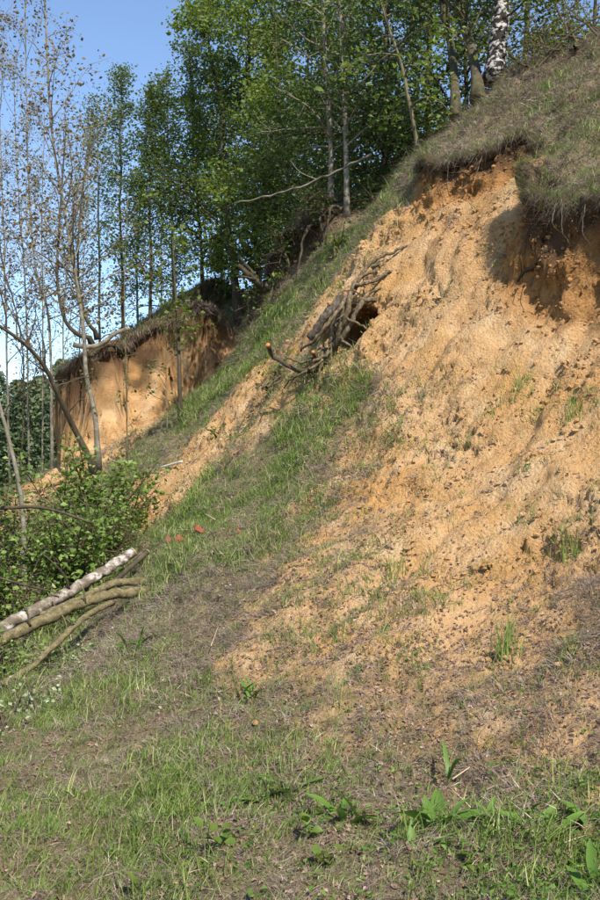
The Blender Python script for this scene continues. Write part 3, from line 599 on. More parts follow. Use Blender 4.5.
for i, (px, d, tx, ty, L, lf, lb, nl, lps, ls, t0) in enumerate(spec):
    tree('hilltop_tree', lb, 'tree', stem(px, d, ((px * .6 + tx * .4), 150 if ty < 0 else 190), (tx, ty)), .05 + .035 * (i % 3), .02, 'bark_dark', lf, int(nl * 1.5), t0, L, 12, 9, int(lps * 1.45), ls, -.12, 20 + i, FG, wob=.05, twig=.42, inner=.2)
SG = 'slender trees above the far cliff'
spec = [(122, 27, 123, 75, 1.0, 'slender tree with the pointed top standing tallest over the cliff', 24, 20), (100, 29, 99, 102, .85, 'slender narrow tree over the outer end of the cliff', 20, 14),
 (150, 26, 151, 92, 1.15, 'slender tree just inside the tallest pointed one', 24, 22), (174, 29, 166, 75, 1.4, 'pale stemmed tree over the middle of the cliff', 24, 20), (202, 27, 192, 50, 1.7, 'pale stemmed tree over the shaded end of the cliff', 26, 24),
 (135, 31, 138, 170, 1.0, 'low thin tree far behind the cliff top', 18, 14), (222, 30, 216, 60, 1.6, 'slim tree behind the shaded end of the cliff', 22, 20), (160, 33, 160, 150, 1.1, 'thin distant birch behind the cliff middle', 18, 14)]
for i, (px, d, tx, ty, L, lb, nl, lps) in enumerate(spec):
    tree('slender_tree', lb, 'tree', stem(px, d, ((px + tx) / 2, (300 + ty) / 2), (tx, ty)), .05, .012, 'bark_pale' if i % 2 else 'bark_dark', 'leaf_cool', int(nl * 1.5), .1, L * 1.1, 28, 7, int(lps * 1.1), .07, -.1, 50 + i, SG, 'cone', inner=.1, twig=.45, wob=.03, sides=6)
LG = 'thin trees in front of and beside the far cliff'
tree('thin_tree', 'grey crooked tree rising in front of the cliff edge with a brown budding crown', 'tree', [base_at(98, 18.4), P(95, 425, 18.3), P(86, 382, 18.3), P(83, 335, 18.3), P(74, 275, 18.3), P(62, 205, 18.3), P(50, 120, 18.3), P(42, -60, 18.3)], .055, .015, 'bark_pale', 'leaf_brown', 40, .42, 1.7, 30, 11, 6, .07, .05, 80, LG, spread=.12, rough=.05)
tree('thin_tree', 'dark stem leaning out steeply from the foot of the cliff', 'tree', [base_at(94, 18.2), P(76, 441, 18), P(60, 408, 17.6), P(42, 372, 17.2), P(10, 342, 16.6), P(-50, 310, 16)], .07, .02, 'bark_dark', 'leaf_olive', 14, .3, 1.1, 40, 5, 2, .05, .1, 81, LG, 'even')
spec = [(52, 23, [(47, 330), (36, 285), (28, 215), (24, 90), (22, -60)], .055, 'bark_pale', 'leaf_brown', 9, 'pale stem nearest the crooked grey tree, bending outward'),
 (30, 26, [(26, 330), (18, 220), (12, 60)], .05, 'bark_pale', 'leaf_olive', 7, 'pale straight stem beyond the valley bush'),
 (12, 24, [(8, 330), (2, 200), (-4, 20)], .05, 'bark_pale', 'leaf_brown', 10, 'outermost thin stem with brown buds at the picture edge'),
 (42, 30, [(42, 330), (40, 230), (42, 120)], .045, 'bark_pale', 'leaf_olive', 7, 'thin stem far down in the valley, straight and bare'),
 (66, 27, [(64, 330), (70, 250), (78, 170)], .045, 'bark_pale', 'leaf_olive', 8, 'thin tree leaning toward the cliff from the valley'),
 (20, 20, [(24, 360), (8, 280), (-12, 200)], .03, 'bark_dark', 'leaf_brown', 5, 'dark slim stem leaning outward over the valley'),
 (80, 32, [(80, 330), (84, 240), (88, 150)], .04, 'bark_pale', 'leaf_cool', 9, 'distant thin tree behind the outer cliff corner')]
for i, (px, d, pts, r0, bk, lf, lps, lb) in enumerate(spec):
    tree('thin_tree', lb, 'tree', stem(px, d, *pts), r0 * .72, .01, bk, lf, 30, .2, 1.25, 38, 10, max(2, int(lps * .7)), .06, .1, 90 + i, LG, 'even', spread=.14, sides=6, wob=.02)
tree('cliff_edge_tree', 'curved stem growing out of the overhanging cliff corner', 'tree', [P(92, 345, 22.75), P(76, 340, 22.5), P(63, 322, 22.4), P(57, 280, 22.4), P(60, 220, 22.5), P(66, 130, 22.6)], .06, .015, 'bark_dark', 'leaf_olive', 18, .3, .9, 40, 7, 3, .06, .1, 110, LG, 'even')
tree('cliff_edge_tree', 'twin stem beside the curved one on the cliff corner', 'tree', [P(97, 340, 22.8), P(86, 325, 22.6), P(78, 285, 22.6), P(80, 220, 22.7), P(90, 150, 22.8)], .05, .012, 'bark_dark', 'leaf_cool', 18, .3, .9, 40, 7, 4, .06, .1, 111, LG, 'even')
tree('thin_sapling', 'pale straight wand of a sapling in front of the cliff face', 'sapling', [base_at(127, 17.6), P(126, 380, 17.5), P(124, 300, 17.5), P(128, 200, 17.5)], .016, .006, 'bark_tan', 'leaf_olive', 16, .1, .35, 30, 3, 3, .06, .1, 112, LG, 'even', sides=5)
tree('thin_sapling', 'dark stemmed sapling with a tuft of bright leaves before the shaded cliff', 'sapling', [base_at(180, 16.9), P(179, 370, 16.9), P(177, 325, 16.9), P(174, 280, 16.9), P(172, 230, 16.9)], .045, .01, 'bark_dark', 'leaf_bright', 14, .3, .65, 25, 4, 6, .085, .05, 113, LG, 'oval', sides=6)
tree('thin_sapling', 'low twiggy sapling between the pale wand and the dark stem', 'sapling', [base_at(167, 17.1), P(166, 370, 17.2), P(168, 310, 17.2)], .014, .005, 'bark_tan', 'leaf_cool', 12, .1, .4, 30, 3, 5, .06, .1, 114, LG, 'even', sides=5)
tree('leaning_pole', 'pale bare leaning pole standing in the bushes at the edge', 'trunk', [ground(*P(25, 545, 12)[:2]), P(22, 520, 12), P(8, 450, 12), P(-12, 380, 12)], .035, .02, 'bark_pale', 'leaf_olive', 2, .7, .5, 40, 2, 0, .05, .1, 115, None, 'even', sides=7)

def shrub(name, label, ctr_, ground_pt, spread, nst, lf, lps, ls, seed, bk='twig', tint=(.5, .25), nl=9, L=.35, cat='bush'):
    r = np.random.default_rng(seed); root = thing(name, label, cat, ground_pt); cr = Geo(); st = Geo()
    M.setdefault('twig', None)
    for s in range(nst):
        top = ctr_ + np.array([r.normal(0, spread[0]), r.normal(0, spread[1]), r.normal(0, spread[2])])
        b = ground_pt + np.array([r.normal(0, .12), r.normal(0, .12), -.05]); mid = (b + top) / 2 + r.normal(0, .15 * spread[0], 3)
        p = curve([b, mid, top], 12); st.tube(p, np.linspace(.018, .004, 12), 5, False)
        for j in range(nl):
            k = 3 + int(r.random() * 8); d = unit(r.normal(0, 1, 3) + [0, 0, .35]); l = L * (.5 + r.random())
            q = np.array([p[k], p[k] + d * l * .5, p[k] + d * l + [0, 0, -.04]]); st.tube(q, [.006, .004, .002], 3, False)
            m = int(lps * (.5 + r.random())); w = r.random(m)
            leaf_quads(cr, q[0] + (q[2] - q[0]) * w[:, None] + r.normal(0, .05 + .1 * l, (m, 3)), ls, r, .5, .75, tint)
    obj('stems', st.mesh('stems', M[bk], ground_pt), root); obj('foliage', cr.mesh('foliage', M[lf], ground_pt, False), root); return root
def gpt(px, d): return base_at(px, d)
shrub('leafy_bush', 'dense leafy bush behind the birch log', P(75, 528, 10.6), gpt(70, 10.8), (.36, .35, .28), 26, 'leaf_bush', 12, .062, 1)
shrub('leafy_bush', 'leafy bush crowding the picture edge above the logs', P(5, 560, 10.2), gpt(5, 10.4), (.34, .35, .32), 26, 'leaf_bush', 11, .058, 2)
shrub('leafy_bush', 'light sprawling bush at the foot of the crooked grey tree', P(95, 474, 13.0), gpt(90, 13.2), (.45, .35, .3), 28, 'leaf_bush', 13, .07, 3)
shrub('leafy_bush', 'low shaded bush under the slanting logs', P(25, 665, 8.0), gpt(20, 8.2), (.34, .25, .12), 18, 'leaf_bush', 14, .04, 4, L=.22)
shrub('leafy_bush', 'straggling bush on the bank beyond the log ends', P(128, 515, 12.2), gpt(115, 12.2), (.28, .3, .2), 14, 'leaf_bush', 9, .05, 5)
shrub('leafy_bush', 'dark bush under the leaning pole', P(30, 500, 14), gpt(30, 14), (.6, .4, .25), 18, 'leaf_green', 12, .06, 6)
shrub('crest_bush', 'brownish twiggy bush at the top of the turf crest', P(580, 20, 13.6), G(585, 48), (.45, .35, .4), 16, 'leaf_olive', 8, .045, 7)
shrub('crest_bush', 'small olive bush growing right beside the thick birch', P(530, 45, 13.8), G(525, 72), (.22, .25, .3), 9, 'leaf_olive', 8, .045, 8)
shrub('silver_herb', 'silvery leaved herb in the grass under the thin slanting branch', P(22, 700, 6.9), G(22, 722), (.15, .12, .08), 9, 'leaf_silver', 9, .032, 9, nl=4, L=.12, cat='herb')
shrub('silver_herb', 'pale silvery herb standing apart where the logs shade the grass', P(62, 690, 7.0), G(60, 708), (.07, .08, .10), 5, 'leaf_silver', 9, .034, 10, nl=4, L=.1, cat='herb')
shrub('silver_herb', 'small silvery herb at the picture edge in the grass', P(3, 728, 6.3), G(3, 745), (.08, .08, .05), 5, 'leaf_silver', 8, .032, 11, nl=4, L=.1, cat='herb')
shrub('silver_herb', 'silvery herb just under the olive logs', P(78, 650, 7.7), G(78, 668), (.14, .08, .08), 6, 'leaf_silver', 8, .032, 12, nl=4, L=.12, cat='herb')
shrub('leafy_sprout', 'bright leafy sprout on the grassy bank below the slim grey trunks', P(336, 240, 15.2), G(338, 256), (.06, .1, .16), 6, 'leaf_bright', 5, .07, 13, nl=5, L=.16, cat='sapling')
shrub('leafy_sprout', 'leafy sprout at the foot of the black forked snag', P(276, 288, 16.6), G(278, 308), (.07, .1, .2), 6, 'leaf_bright', 5, .07, 14, nl=5, L=.18, cat='sapling')
shrub('leafy_sprout', 'low bright herb on the upper part of the narrow sand strip', P(222, 430, 13.4), G(222, 436), (.14, .1, .03), 5, 'leaf_bright', 5, .06, 15, nl=4, L=.12, cat='herb')
shrub('leafy_sprout', 'low bright herb beside the near grass edge of the narrow sand strip', P(247, 439, 13.0), G(246, 446), (.12, .1, .03), 5, 'leaf_bright', 5, .06, 16, nl=4, L=.12, cat='herb')
shrub('leafy_sprout', 'leafy twigs hanging below the sawn orange root end', P(272, 368, 12.0), G(280, 385), (.22, .1, .06), 8, 'leaf_bright', 5, .055, 17, nl=4, L=.14, cat='herb')

# far wood in the valley: one mass
r = np.random.default_rng(5); fw = Geo()
for i in range(45):
    x = -36 + 32 * r.random() - (0 if r.random() < .6 else 8); y = 58 + 26 * r.random(); b = ground(x, y); hh = 7.5 + 2.5 * r.random()
    if x > -9: hh *= .8
    m = 2600; w = r.random(m) ** .8; rr = 2.3 * np.sqrt(np.clip(1.02 - w, 0, 1)) * np.minimum(1, .3 + w * 2) * np.sqrt(r.random(m)); az = r.random(m) * 2 * np.pi
    leaf_quads(fw, np.stack([b[0] + rr * np.cos(az), b[1] + rr * np.sin(az), b[2] + .3 + w * hh], -1), .27, r, .3, .7, (.3 + .4 * r.random(), .2))
    fw.tube([b, b + [0, 0, hh]], [.12, .03], 4, False, 0)
o = obj('far_wood', fw.mesh('far_wood', M['far_leaf'], (0, 0, 0), False)); o['kind'] = 'stuff'; tag(o, 'dark green wood in the distance beyond the valley', 'wood')

# ------------------------------------------------------------------ logs, branches, roots
def log(name, label, cat, pts, r0, r1, bk, n=28, sides=12, rough=.03, ends=None, branches=(), group=None, bow=.0, seed=0):
    p = curve(pts, n); rr = np.random.default_rng(seed); p += rr.normal(0, bow, p.shape)
    root = thing(name, label, cat, p[0], group); g = Geo(); rad = np.linspace(r0, r1, n) * (1 + rr.normal(0, .025, n))
    g.tube(p, rad, sides, True, np.concatenate([np.repeat(np.linspace(0, 1, n), sides), [0, 1]]), rough); obj('trunk', g.mesh('trunk', M[bk], p[0]), root)
    for e, m in (ends or {}).items():
        c, d, ra = (p[0], unit(p[0] - p[1]), rad[0]) if e == 0 else (p[-1], unit(p[-1] - p[-2]), rad[-1])
        q = Geo(); q.tube([c + d * .002, c + d * .007], [ra * .93, ra * .9], sides, True); obj('cut_face', q.mesh('cut_face', M[m], p[0]), root)
    for bp, b0, b1 in branches:
        q = Geo(); q.tube(curve(bp, 10), np.linspace(b0, b1, 10), 6, True, .5, .03); obj('branch', q.mesh('branch', M[bk if bk != 'birch_log' else 'bark_dark'], p[0]), root)
    return root
LB = G(137, 566); LO = G(152, 592)
log('birch_log', 'fallen white birch log with dark patches slanting above the mossy ones', 'log', [P(-60, 662, 8.9), P(0, 628, 9.2), P(60, 597, 9.5), P(100, 573, 9.8), P(133, 552, 10.1)], .062, .05, 'birch_log', 40, 14, .05, {1: 'cut_pale'}, [([P(70, 592, 9.55), P(64, 575, 9.45), P(50, 560, 9.4), P(40, 552, 9.4)], .014, .004), ([P(28, 613, 9.3), P(20, 600, 9.2), P(5, 585, 9.1)], .012, .004), ([P(52, 602, 9.4), P(58, 612, 9.3), P(56, 622, 9.25)], .010, .005)], bow=.006, seed=1)
log('broken_branch', 'short dark broken branch resting against the end of the birch log', 'branch', [P(100, 594, 9.6), P(125, 572, 9.9), P(147, 552, 10.2)], .022, .03, 'bark_dark', 12, 7, .04, {1: 'cut_pale'}, seed=2)
log('mossy_log', 'thick olive log whose end sinks into dry grass', 'log', [P(-60, 668, 7.9), P(0, 641, 8.1), P(50, 617, 8.35), P(100, 597, 8.7), P(148, 591, 9.0)], .05, .042, 'bark_olive', 44, 12, .06, None, [([P(30, 626, 8.2), P(27, 612, 8.15), P(20, 600, 8.1)], .012, .005), ([P(85, 603, 8.55), P(84, 592, 8.5), P(80, 584, 8.5)], .012, .007), ([P(60, 612, 8.4), P(66, 624, 8.35), P(67, 640, 8.3)], .008, .003)], bow=.005, seed=3)
log('mossy_log', 'thinner olive log lying just above the thick one', 'log', [P(40, 616, 8.55), P(80, 599, 8.8), P(112, 584, 9.05), P(146, 581, 9.25)], .03, .036, 'bark_olive', 30, 10, .07, None, [], bow=.004, seed=4)
log('mossy_log', 'thin curved olive branch drooping away below the thick log', 'branch', [P(-30, 697, 7.3), P(0, 684, 7.4), P(30, 668, 7.6), P(60, 640, 7.9), P(85, 617, 8.2), P(112, 602, 8.6)], .022, .025, 'bark_olive', 36, 9, .07, None, [([P(48, 652, 7.8), P(50, 668, 7.8), P(49, 684, 7.75)], .006, .003), ([P(62, 638, 7.9), P(62, 655, 7.9), P(63, 676, 7.8)], .005, .003)], bow=.004, seed=5)
log('bare_branch', 'dark bare branch arching through the bush at the picture edge', 'branch', [P(-30, 505, 9.9), P(0, 508, 9.9), P(35, 507, 9.9), P(60, 512, 9.9), P(92, 523, 10)], .022, .012, 'bark_dark', 20, 7, .04, seed=6)
log('bare_branch', 'dark thin branch lying across the bush above the birch log', 'branch', [P(-20, 572, 9.3), P(25, 585, 9.35), P(60, 593, 9.4)], .012, .008, 'bark_dark', 14, 6, .04, seed=7)
log('white_stick', 'short bleached stick on the bank above the narrow sand strip', 'stick', [G(160, 472) + [0, 0, .05], G(182, 466) + [0, 0, .06]], .022, .016, 'white_stick', 8, 7, .05, seed=8)
log('bare_branch', 'long bleached branch jutting out over the dark gully', 'branch', [P(372, 153, 15.0), P(345, 168, 15.2), P(318, 180, 15.4), P(290, 190, 15.6), P(262, 198, 15.8), P(235, 203, 16)], .02, .013, 'bark_pale', 20, 6, .04, None, [([P(318, 180, 15.4), P(300, 172, 15.5), P(290, 160, 15.5)], .008, .004)], bow=.01, seed=9)
log('forked_snag', 'black forked snag sticking out of the gully edge', 'snag', [P(282, 296, 18.3), P(268, 290, 17.8), P(252, 278, 17.6), P(238, 265, 17.5)], .11, .035, 'bark_dark', 16, 9, .06, None, [([P(262, 285, 17.7), P(250, 270, 17.6), P(238, 256, 17.5)], .05, .02), ([P(256, 280, 17.6), P(245, 277, 17.4), P(236, 276, 17.3)], .03, .012)], seed=10)
log('cliff_branch', 'broken pale branch lying out along the overhanging cliff edge', 'branch', [P(74, 345, 22.3), P(90, 347, 22.2), P(103, 343, 22.2), P(114, 334, 22.2), P(129, 328, 22.2)], .06, .045, 'bark_pale', 16, 8, .05, {1: 'white_stick'}, seed=11)
log('turf_stick', 'grey stick lying across the turf above the overhanging lump', 'stick', [G(537, 124) + [0, -.03, .06], G(571, 97) + [0, -.03, .06]], .014, .008, 'dead_grey', 10, 6, .05, seed=12)
log('turf_stick', 'dark branch leaning over the turf beneath the crest bush', 'branch', [G(522, 85) + [0, 0, .02], P(545, 60, 12.4), P(575, 30, 12.3), P(605, 14, 12.3)], .018, .012, 'bark_dark', 12, 6, .05, seed=13)
log('dead_stick', 'thin pale stick lying on the litter at the slope foot', 'stick', [G(452, 789) + [0, 0, .03], G(470, 778) + [0, 0, .03]], .004, .003, 'straw', 6, 5, seed=14)
log('dead_stick', 'long dark twig at the bottom among leaf litter', 'stick', [G(465, 897, 2) + [0, 0, .03], G(500, 880) + [0, 0, .04], G(525, 862) + [0, 0, .03]], .005, .003, 'twig', 10, 5, seed=15)
log('dead_stick', 'pale straw stalk on the dry grass beside the brick pieces', 'stick', [G(205, 520) + [0, 0, .06], G(215, 526) + [0, 0, .06]], .008, .006, 'straw', 5, 5, seed=16)
log('dead_stick', 'slender pale stalk lying on dead grass below the log ends', 'stick', [G(211, 660) + [0, 0, .08], G(218, 640) + [0, 0, .08]], .003, .002, 'straw', 6, 5, seed=17)

def turf_lip(label, sc, out, rad, u0, u1, n, dz, nb, seed, hl):
    r = np.random.default_rng(seed); u = np.linspace(u0, u1, n) * sc.cum[-1]
    x, y = np.interp(u, sc.cum, sc.p[:, 0]), np.interp(u, sc.cum, sc.p[:, 1]); t = np.gradient(np.stack([x, y], -1), axis=0); t /= np.linalg.norm(t, axis=1)[:, None]
    nx, ny = t[:, 1], -t[:, 0]                 # into the hill
    z = height(x + nx * .12, y + ny * .12)
    o_ = out * (.55 + .6 * vnoise(np.stack([x * 1.3, y * 1.3, 0 * x], -1), seed))
    p = np.stack([x - nx * o_, y - ny * o_, z + dz], -1); p[:, 2] += .05 * vnoise(p * 3, seed + 1)
    env = np.sin(np.pi * np.clip(np.linspace(0, 1, n), .0, 1)) ** .35; ra = rad * env * (.75 + .5 * vnoise(p * 2.2, seed + 2) + .25)
    g = Geo(); g.tube(p, np.maximum(ra, .01), 16, True); V_ = g.v[0]; c = np.concatenate([np.repeat(p, 16, 0), p[:1], p[-1:]])
    dd = V_ - c; dd[:, 2] *= .75; V_ = c + dd * (.9 + .5 * fbm(V_ * 4, 2, seed + 3) + .4 * fbm(V_ * 14, 2, seed + 4))[:, None]; g.v[0] = V_
    org = p[n // 2]; root_ = thing('turf_overhang', label, 'turf', org)
    me = new_mesh('sod', V_ - org, np.concatenate(g.q), np.concatenate(g.t), M['hillside'], {'sand': np.zeros(len(V_)), 'fresh': np.zeros(len(V_)), 'lip_dark': np.full(len(V_), .75)}, True); obj('sod', me, root_)
    for nm, mt, m, kk in (('hanging_grass', 'grass_dry', nb, 1.0), ('green_grass', 'grass_green', int(nb * 1.5), .8), ('dead_grass', 'grass_dry', int(nb * 1.6), .8)):
        i = r.integers(0, n, m); h = Geo(); an = r.normal(.6 if kk == 1 else .0, .8 if kk == 1 else 1.1, m)
        b = p[i] + np.stack([-nx[i] * np.sin(an), -ny[i] * np.sin(an), .75 * np.cos(an)], -1) * (ra[i] * .95)[:, None]; l = hl * kk * (.4 + r.random(m))
        o3 = np.stack([-nx[i], -ny[i], 0 * an], -1) * (.25 + .35 * r.random((m, 1))) + r.normal(0, .5, (m, 3)); upk = (.45 if kk < 1 else .1)
        w = np.stack([t[i, 0], t[i, 1], 0 * an], -1) * ((.0015 if kk == 1 else .0021) * (1 + p[i, 1:2] * .06))
        c1 = b + (o3 * .7 + [0, 0, upk]) * l[:, None] * .5; c2 = b + (o3 + [0, 0, upk - (.8 if kk == 1 else .15)]) * l[:, None]
        v = np.stack([b - w, b + w, c1 - w * .8, c1 + w * .8, c2], 1).reshape(-1, 3) - org; q0 = np.arange(m) * 5
        me = new_mesh(nm, v, np.stack([q0, q0 + 1, q0 + 3, q0 + 2], -1), np.stack([q0 + 2, q0 + 3, q0 + 4], -1), M[mt], {'tint': np.repeat(np.clip(r.normal(.38, .28, m), 0, 1), 5)}, True)
        obj(nm, me, root_)['kind'] = 'stuff'
turf_lip('ragged turf edge overhanging the orange notch below the crest', SC[0], .13, .08, .0, .95, 80, -.04, 900, 601, .10)
turf_lip('thick overhanging lump of turf casting the deep shadow', SC[1], .2, .10, .03, .93, 90, -.05, 1300, 602, .11)
turf_lip('shaggy dark turf cap overhanging the far cliff', SC[2], .2, .17, .06, .68, 110, -.08, 2200, 603, .17)

# the bared stump and its roots
SB = P(333, 345, 10.75); st = thing('tree_stump', 'bared stump with twisted roots washed out of the sand', 'stump', SB)
def root(pts, r0, r1, name='root', mk='root_wood', n=18, s=9, rough=.05):
    g = Geo(); g.tube(curve([P(q[0], q[1], q[2] + .16) for q in pts], n) + np.random.default_rng(int(pts[0][0] * 7 + pts[-1][1])).normal(0, .007, (n, 3)), np.linspace(r0, r1, n) * .74, s, True, .5, rough * 1.6); return obj(name, g.mesh(name, M[mk], SB), st)
root([(343,305,10.7),(336,322,10.7),(331,345,10.7),(334,362,10.72),(341,374,10.8)], .055, .05, 'trunk', n=20, s=12, rough=.09)
root([(334,350,10.7),(341,333,10.6),(347,313,10.5),(352,290,10.55),(361,277,10.65),(374,271,10.75),(386,266,10.95)], .052, .022)
root([(354,286,10.6),(362,285,10.5),(372,281,10.5),(384,275,10.55),(397,269,10.65),(414,268,10.9)], .03, .02)
root([(372,268,10.95),(386,260,10.85),(400,253,10.8),(414,247,10.8),(430,241,10.85)], .028, .012)
root([(340,340,10.55),(346,332,10.5),(353,317,10.45),(359,305,10.45),(370,300,10.5),(380,302,10.6),(390,308,10.9)], .045, .03)
root([(322,352,10.7),(320,368,10.55),(316,384,10.55),(309,402,10.6)], .018, .007, s=6)
root([(331,352,10.65),(329,368,10.6),(327,378,10.6),(329,390,10.65)], .02, .008, s=6)
root([(336,352,10.65),(338,366,10.6),(343,372,10.6),(351,366,10.65)], .028, .012, s=7)
root([(325,345,10.7),(318,352,10.65),(310,358,10.65),(302,364,10.75)], .022, .010, s=6)
root([(356,345,10.6),(352,352,10.6),(346,358,10.62),(340,362,10.65)], .018, .010, s=6)
root([(346,300,10.6),(343,312,10.55),(340,326,10.55),(338,345,10.6)], .03, .035, s=8)
root([(330,352,10.6),(316,360,10.55),(300,362,10.6),(286,356,10.8)], .03, .012); root([(326,356,10.6),(312,368,10.55),(296,376,10.6),(284,388,10.85)], .028, .010)
root([(334,360,10.6),(326,374,10.5),(320,388,10.5),(318,404,10.65)], .024, .006, s=7); root([(345,300,10.6),(338,312,10.5),(326,326,10.5),(312,342,10.6),(300,350,10.8)], .034, .018)
root([(352,292,10.55),(364,270,10.7),(384,256,10.72),(408,246,10.72),(436,238,10.8)], .036, .012, n=24); root([(347,318,10.45),(362,326,10.4),(376,338,10.45),(384,352,10.7)], .022, .008, s=7)
root([(340,338,10.5),(350,346,10.45),(358,358,10.5),(360,372,10.7)], .02, .006, s=6); root([(356,306,10.5),(372,292,10.5),(392,288,10.6),(408,294,10.8)], .024, .01, s=7)
root([(376,262,10.9),(377,272,10.7),(378,284,10.7)], .004, .002, s=4); root([(384,300,10.6),(382,318,10.6),(377,330,10.65)], .004, .003, s=4)
rr_ = np.random.default_rng(9)
for i in range(22):                            # fine side roots
    a0 = [(347, 313, 10.5), (352, 290, 10.55), (372, 281, 10.5), (400, 253, 10.8), (331, 345, 10.65), (359, 305, 10.45), (336, 322, 10.6), (322, 362, 10.6), (384, 275, 10.55), (340, 370, 10.65), (312, 358, 10.65)][i % 11]
    dx, dy = rr_.normal(0, 12), rr_.normal(14, 10)
    root([a0, (a0[0] + dx * .5 + rr_.normal(0, 3), a0[1] + dy * .4, a0[2] - .02), (a0[0] + dx, a0[1] + dy, a0[2] + .08)], .009 + .006 * rr_.random(), .003, n=9, s=5)
g = Geo(); g.tube(curve([P(341, 296, 11.15), P(334, 307, 11.1), P(325, 317, 11.05), P(316, 331, 11.08), P(310, 338, 11.12)], 18), np.linspace(.04, .052, 18) * (1 + .1 * np.sin(np.arange(18) * 2.3)), 12, True, .5, .08)
sn = thing('fallen_log', 'grey broken trunk piece lying behind the bared stump', 'trunk', P(325, 318, 10.9)); obj('trunk', g.mesh('trunk', M['dead_grey'], P(325, 318, 10.9)), sn)
log('sawn_root', 'curved dark root with a bright orange sawn end', 'root', [P(268, 345, 10.85), P(273, 356, 11.0), P(281, 361, 10.9), P(292, 368, 10.9), P(306, 371, 10.85), P(320, 369, 10.95)], .026, .024, 'bark_dark', 24, 10, .12, {0: 'cut_orange'}, [([P(280, 362, 10.9), P(276, 370, 10.8), P(268, 374, 10.8)], .008, .004)], seed=20)
log('sawn_root', 'small sawn orange root stub between the stump and the curved root', 'root', [P(313, 352, 10.6), P(315, 357, 10.8), P(318, 366, 10.95)], .02, .025, 'root_wood', 8, 8, .05, {0: 'cut_orange'}, seed=21)

HR = [(563,212,571,245,8.35,'long pale root hanging down from the overhanging turf lump'),(556,214,560,232,8.4,'short thin root hanging from the outer end of the turf lump'),(585,214,590,246,8.2,'thin root hanging from the inner end of the turf lump'),(449,172,456,206,11.1,'thin root hanging from the turf edge over the orange notch'),(484,160,481,186,10.6,'hair thin root hanging under the middle of the turf edge')]
for i, (a, b, c, d, dd, lb) in enumerate(HR):
    m = ((a + c) / 2 - 5, (b + d) / 2)
    log('hanging_root', lb, 'root', [P(a, b - 10, dd + .15), P(*m, dd), P(c, d, dd)], .005, .002, 'dead_grey', 12, 5, .05, bow=.004, seed=30 + i, group='roots hanging from the turf edge')
log('sand_root', 'dark crooked root lying on the shaded sand under the turf lump', 'root', [G(547, 264), G(535, 266), G(525, 272), G(518, 287)], .022, .014, 'bark_dark', 16, 7, .05, seed=40)

r = np.random.default_rng(61)
for i, lb in enumerate(['thick dark root dangling nearest the slim grey trunks', 'dark root dangling down the middle of the gully edge', 'twisted dark root dangling above the leafy sprout', 'dark root hanging lowest beside the black snag', 'thin dark root trailing down the gully edge beneath the trees']):
    f = (.12, .38, .6, .85, .25)[i]; q = curve([P(345, 204, 16.2), P(318, 226, 16.7), P(285, 264, 17.3), P(262, 308, 17.9)], 50)[int(f * 49)]
    log('gully_root', lb, 'root', [q + [.1, .25, .1], q + [-.1, -.12, 0], q + [-.12 + r.normal(0, .08), -.22, -.3], q + [-.05 + r.normal(0, .15), -.3, -.65 - .3 * r.random()]], .03 + .02 * (i % 2), .008, 'bark_dark', 16, 7, .06, bow=.012, seed=70 + i, group='roots dangling in the dark gully')
shrub('gully_brush', 'dark brush overhanging the top of the gully edge', P(322, 205, 16.6), base_at(326, 17.0), (.3, .3, .2), 14, 'leaf_green', 7, .055, 71)
shrub('gully_brush', 'dark brush drooping from the middle of the gully edge', P(288, 248, 17.2), base_at(292, 17.6), (.3, .3, .2), 14, 'leaf_green', 7, .055, 72)
shrub('gully_brush', 'dark brush by the base of the black forked snag', P(262, 298, 17.8), base_at(266, 18.2), (.25, .3, .2), 12, 'leaf_green', 7, .055, 73)

# ------------------------------------------------------------------ brick pieces
for i, (px, py, sz, lb) in enumerate([(182, 549, .062, 'largest red brick piece in the grass beyond the log ends'), (171, 551, .055, 'red brick piece lying nearest the log ends'), (199, 538, .052, 'red brick piece higher up the bank than the others'), (239, 541, .02, 'small reddish chip farther along the grassy bank')]):
    p = G(px, py); r = np.random.default_rng(200 + i)
    c = np.array([(x, y, z) for z in (-.5, .5) for y in (-.5, .5) for x in (-.5, .5)]) * [1.2, .8, .55] + r.normal(0, .09, (8, 3))
    me = new_mesh('brick_piece', c * sz * 1.5, [(0,2,3,1),(4,5,7,6),(0,1,5,4),(1,3,7,5),(3,2,6,7),(2,0,4,6)], None, M['brick_red'])
    o = obj('brick_piece', me, None, p + [0, -.06, .085]); o.rotation_euler = r.random(3) * 1.2
    bv = o.modifiers.new('bevel', 'BEVEL'); bv.width = .006; bv.segments = 2
    tag(o, lb, 'brick', 'red brick pieces on the bank')

# ------------------------------------------------------------------ plants of the foreground
def leaf_mesh(name, asp, curl, mat, seed):
    r = np.random.default_rng(seed); n = 7; f = np.linspace(0, 1, n); w = asp * .5 * np.sin(np.pi * np.clip(f * .93 + .05, 0, 1)) ** .8 * (1.15 - .4 * f)
    x = np.sin(curl * f) / curl; z = (1 - np.cos(curl * f)) / curl
    v = np.concatenate([np.stack([x, -w, -z + w * .35], -1), np.stack([x, 0 * f, -z], -1), np.stack([x, w, -z + w * .35], -1)])
    v[:, 2] += r.normal(0, .012, len(v))
    q = [(k * n + i, k * n + i + 1, (k + 1) * n + i + 1, (k + 1) * n + i) for k in (0, 1) for i in range(n - 1)]
    return new_mesh(name, v, q, None, mat, {'tint': np.tile(.35 + .35 * f, 3)}, True)
LM = {'dock': [leaf_mesh('leaf', .24, .8, M['leaf_herb'], k) for k in range(3)], 'round': [leaf_mesh('leaf', .8, .5, M['leaf_bright'], 5 + k) for k in range(2)], 'strap': [leaf_mesh('leaf', .1, 1.0, M['leaf_herb'], 9 + k) for k in range(2)]}
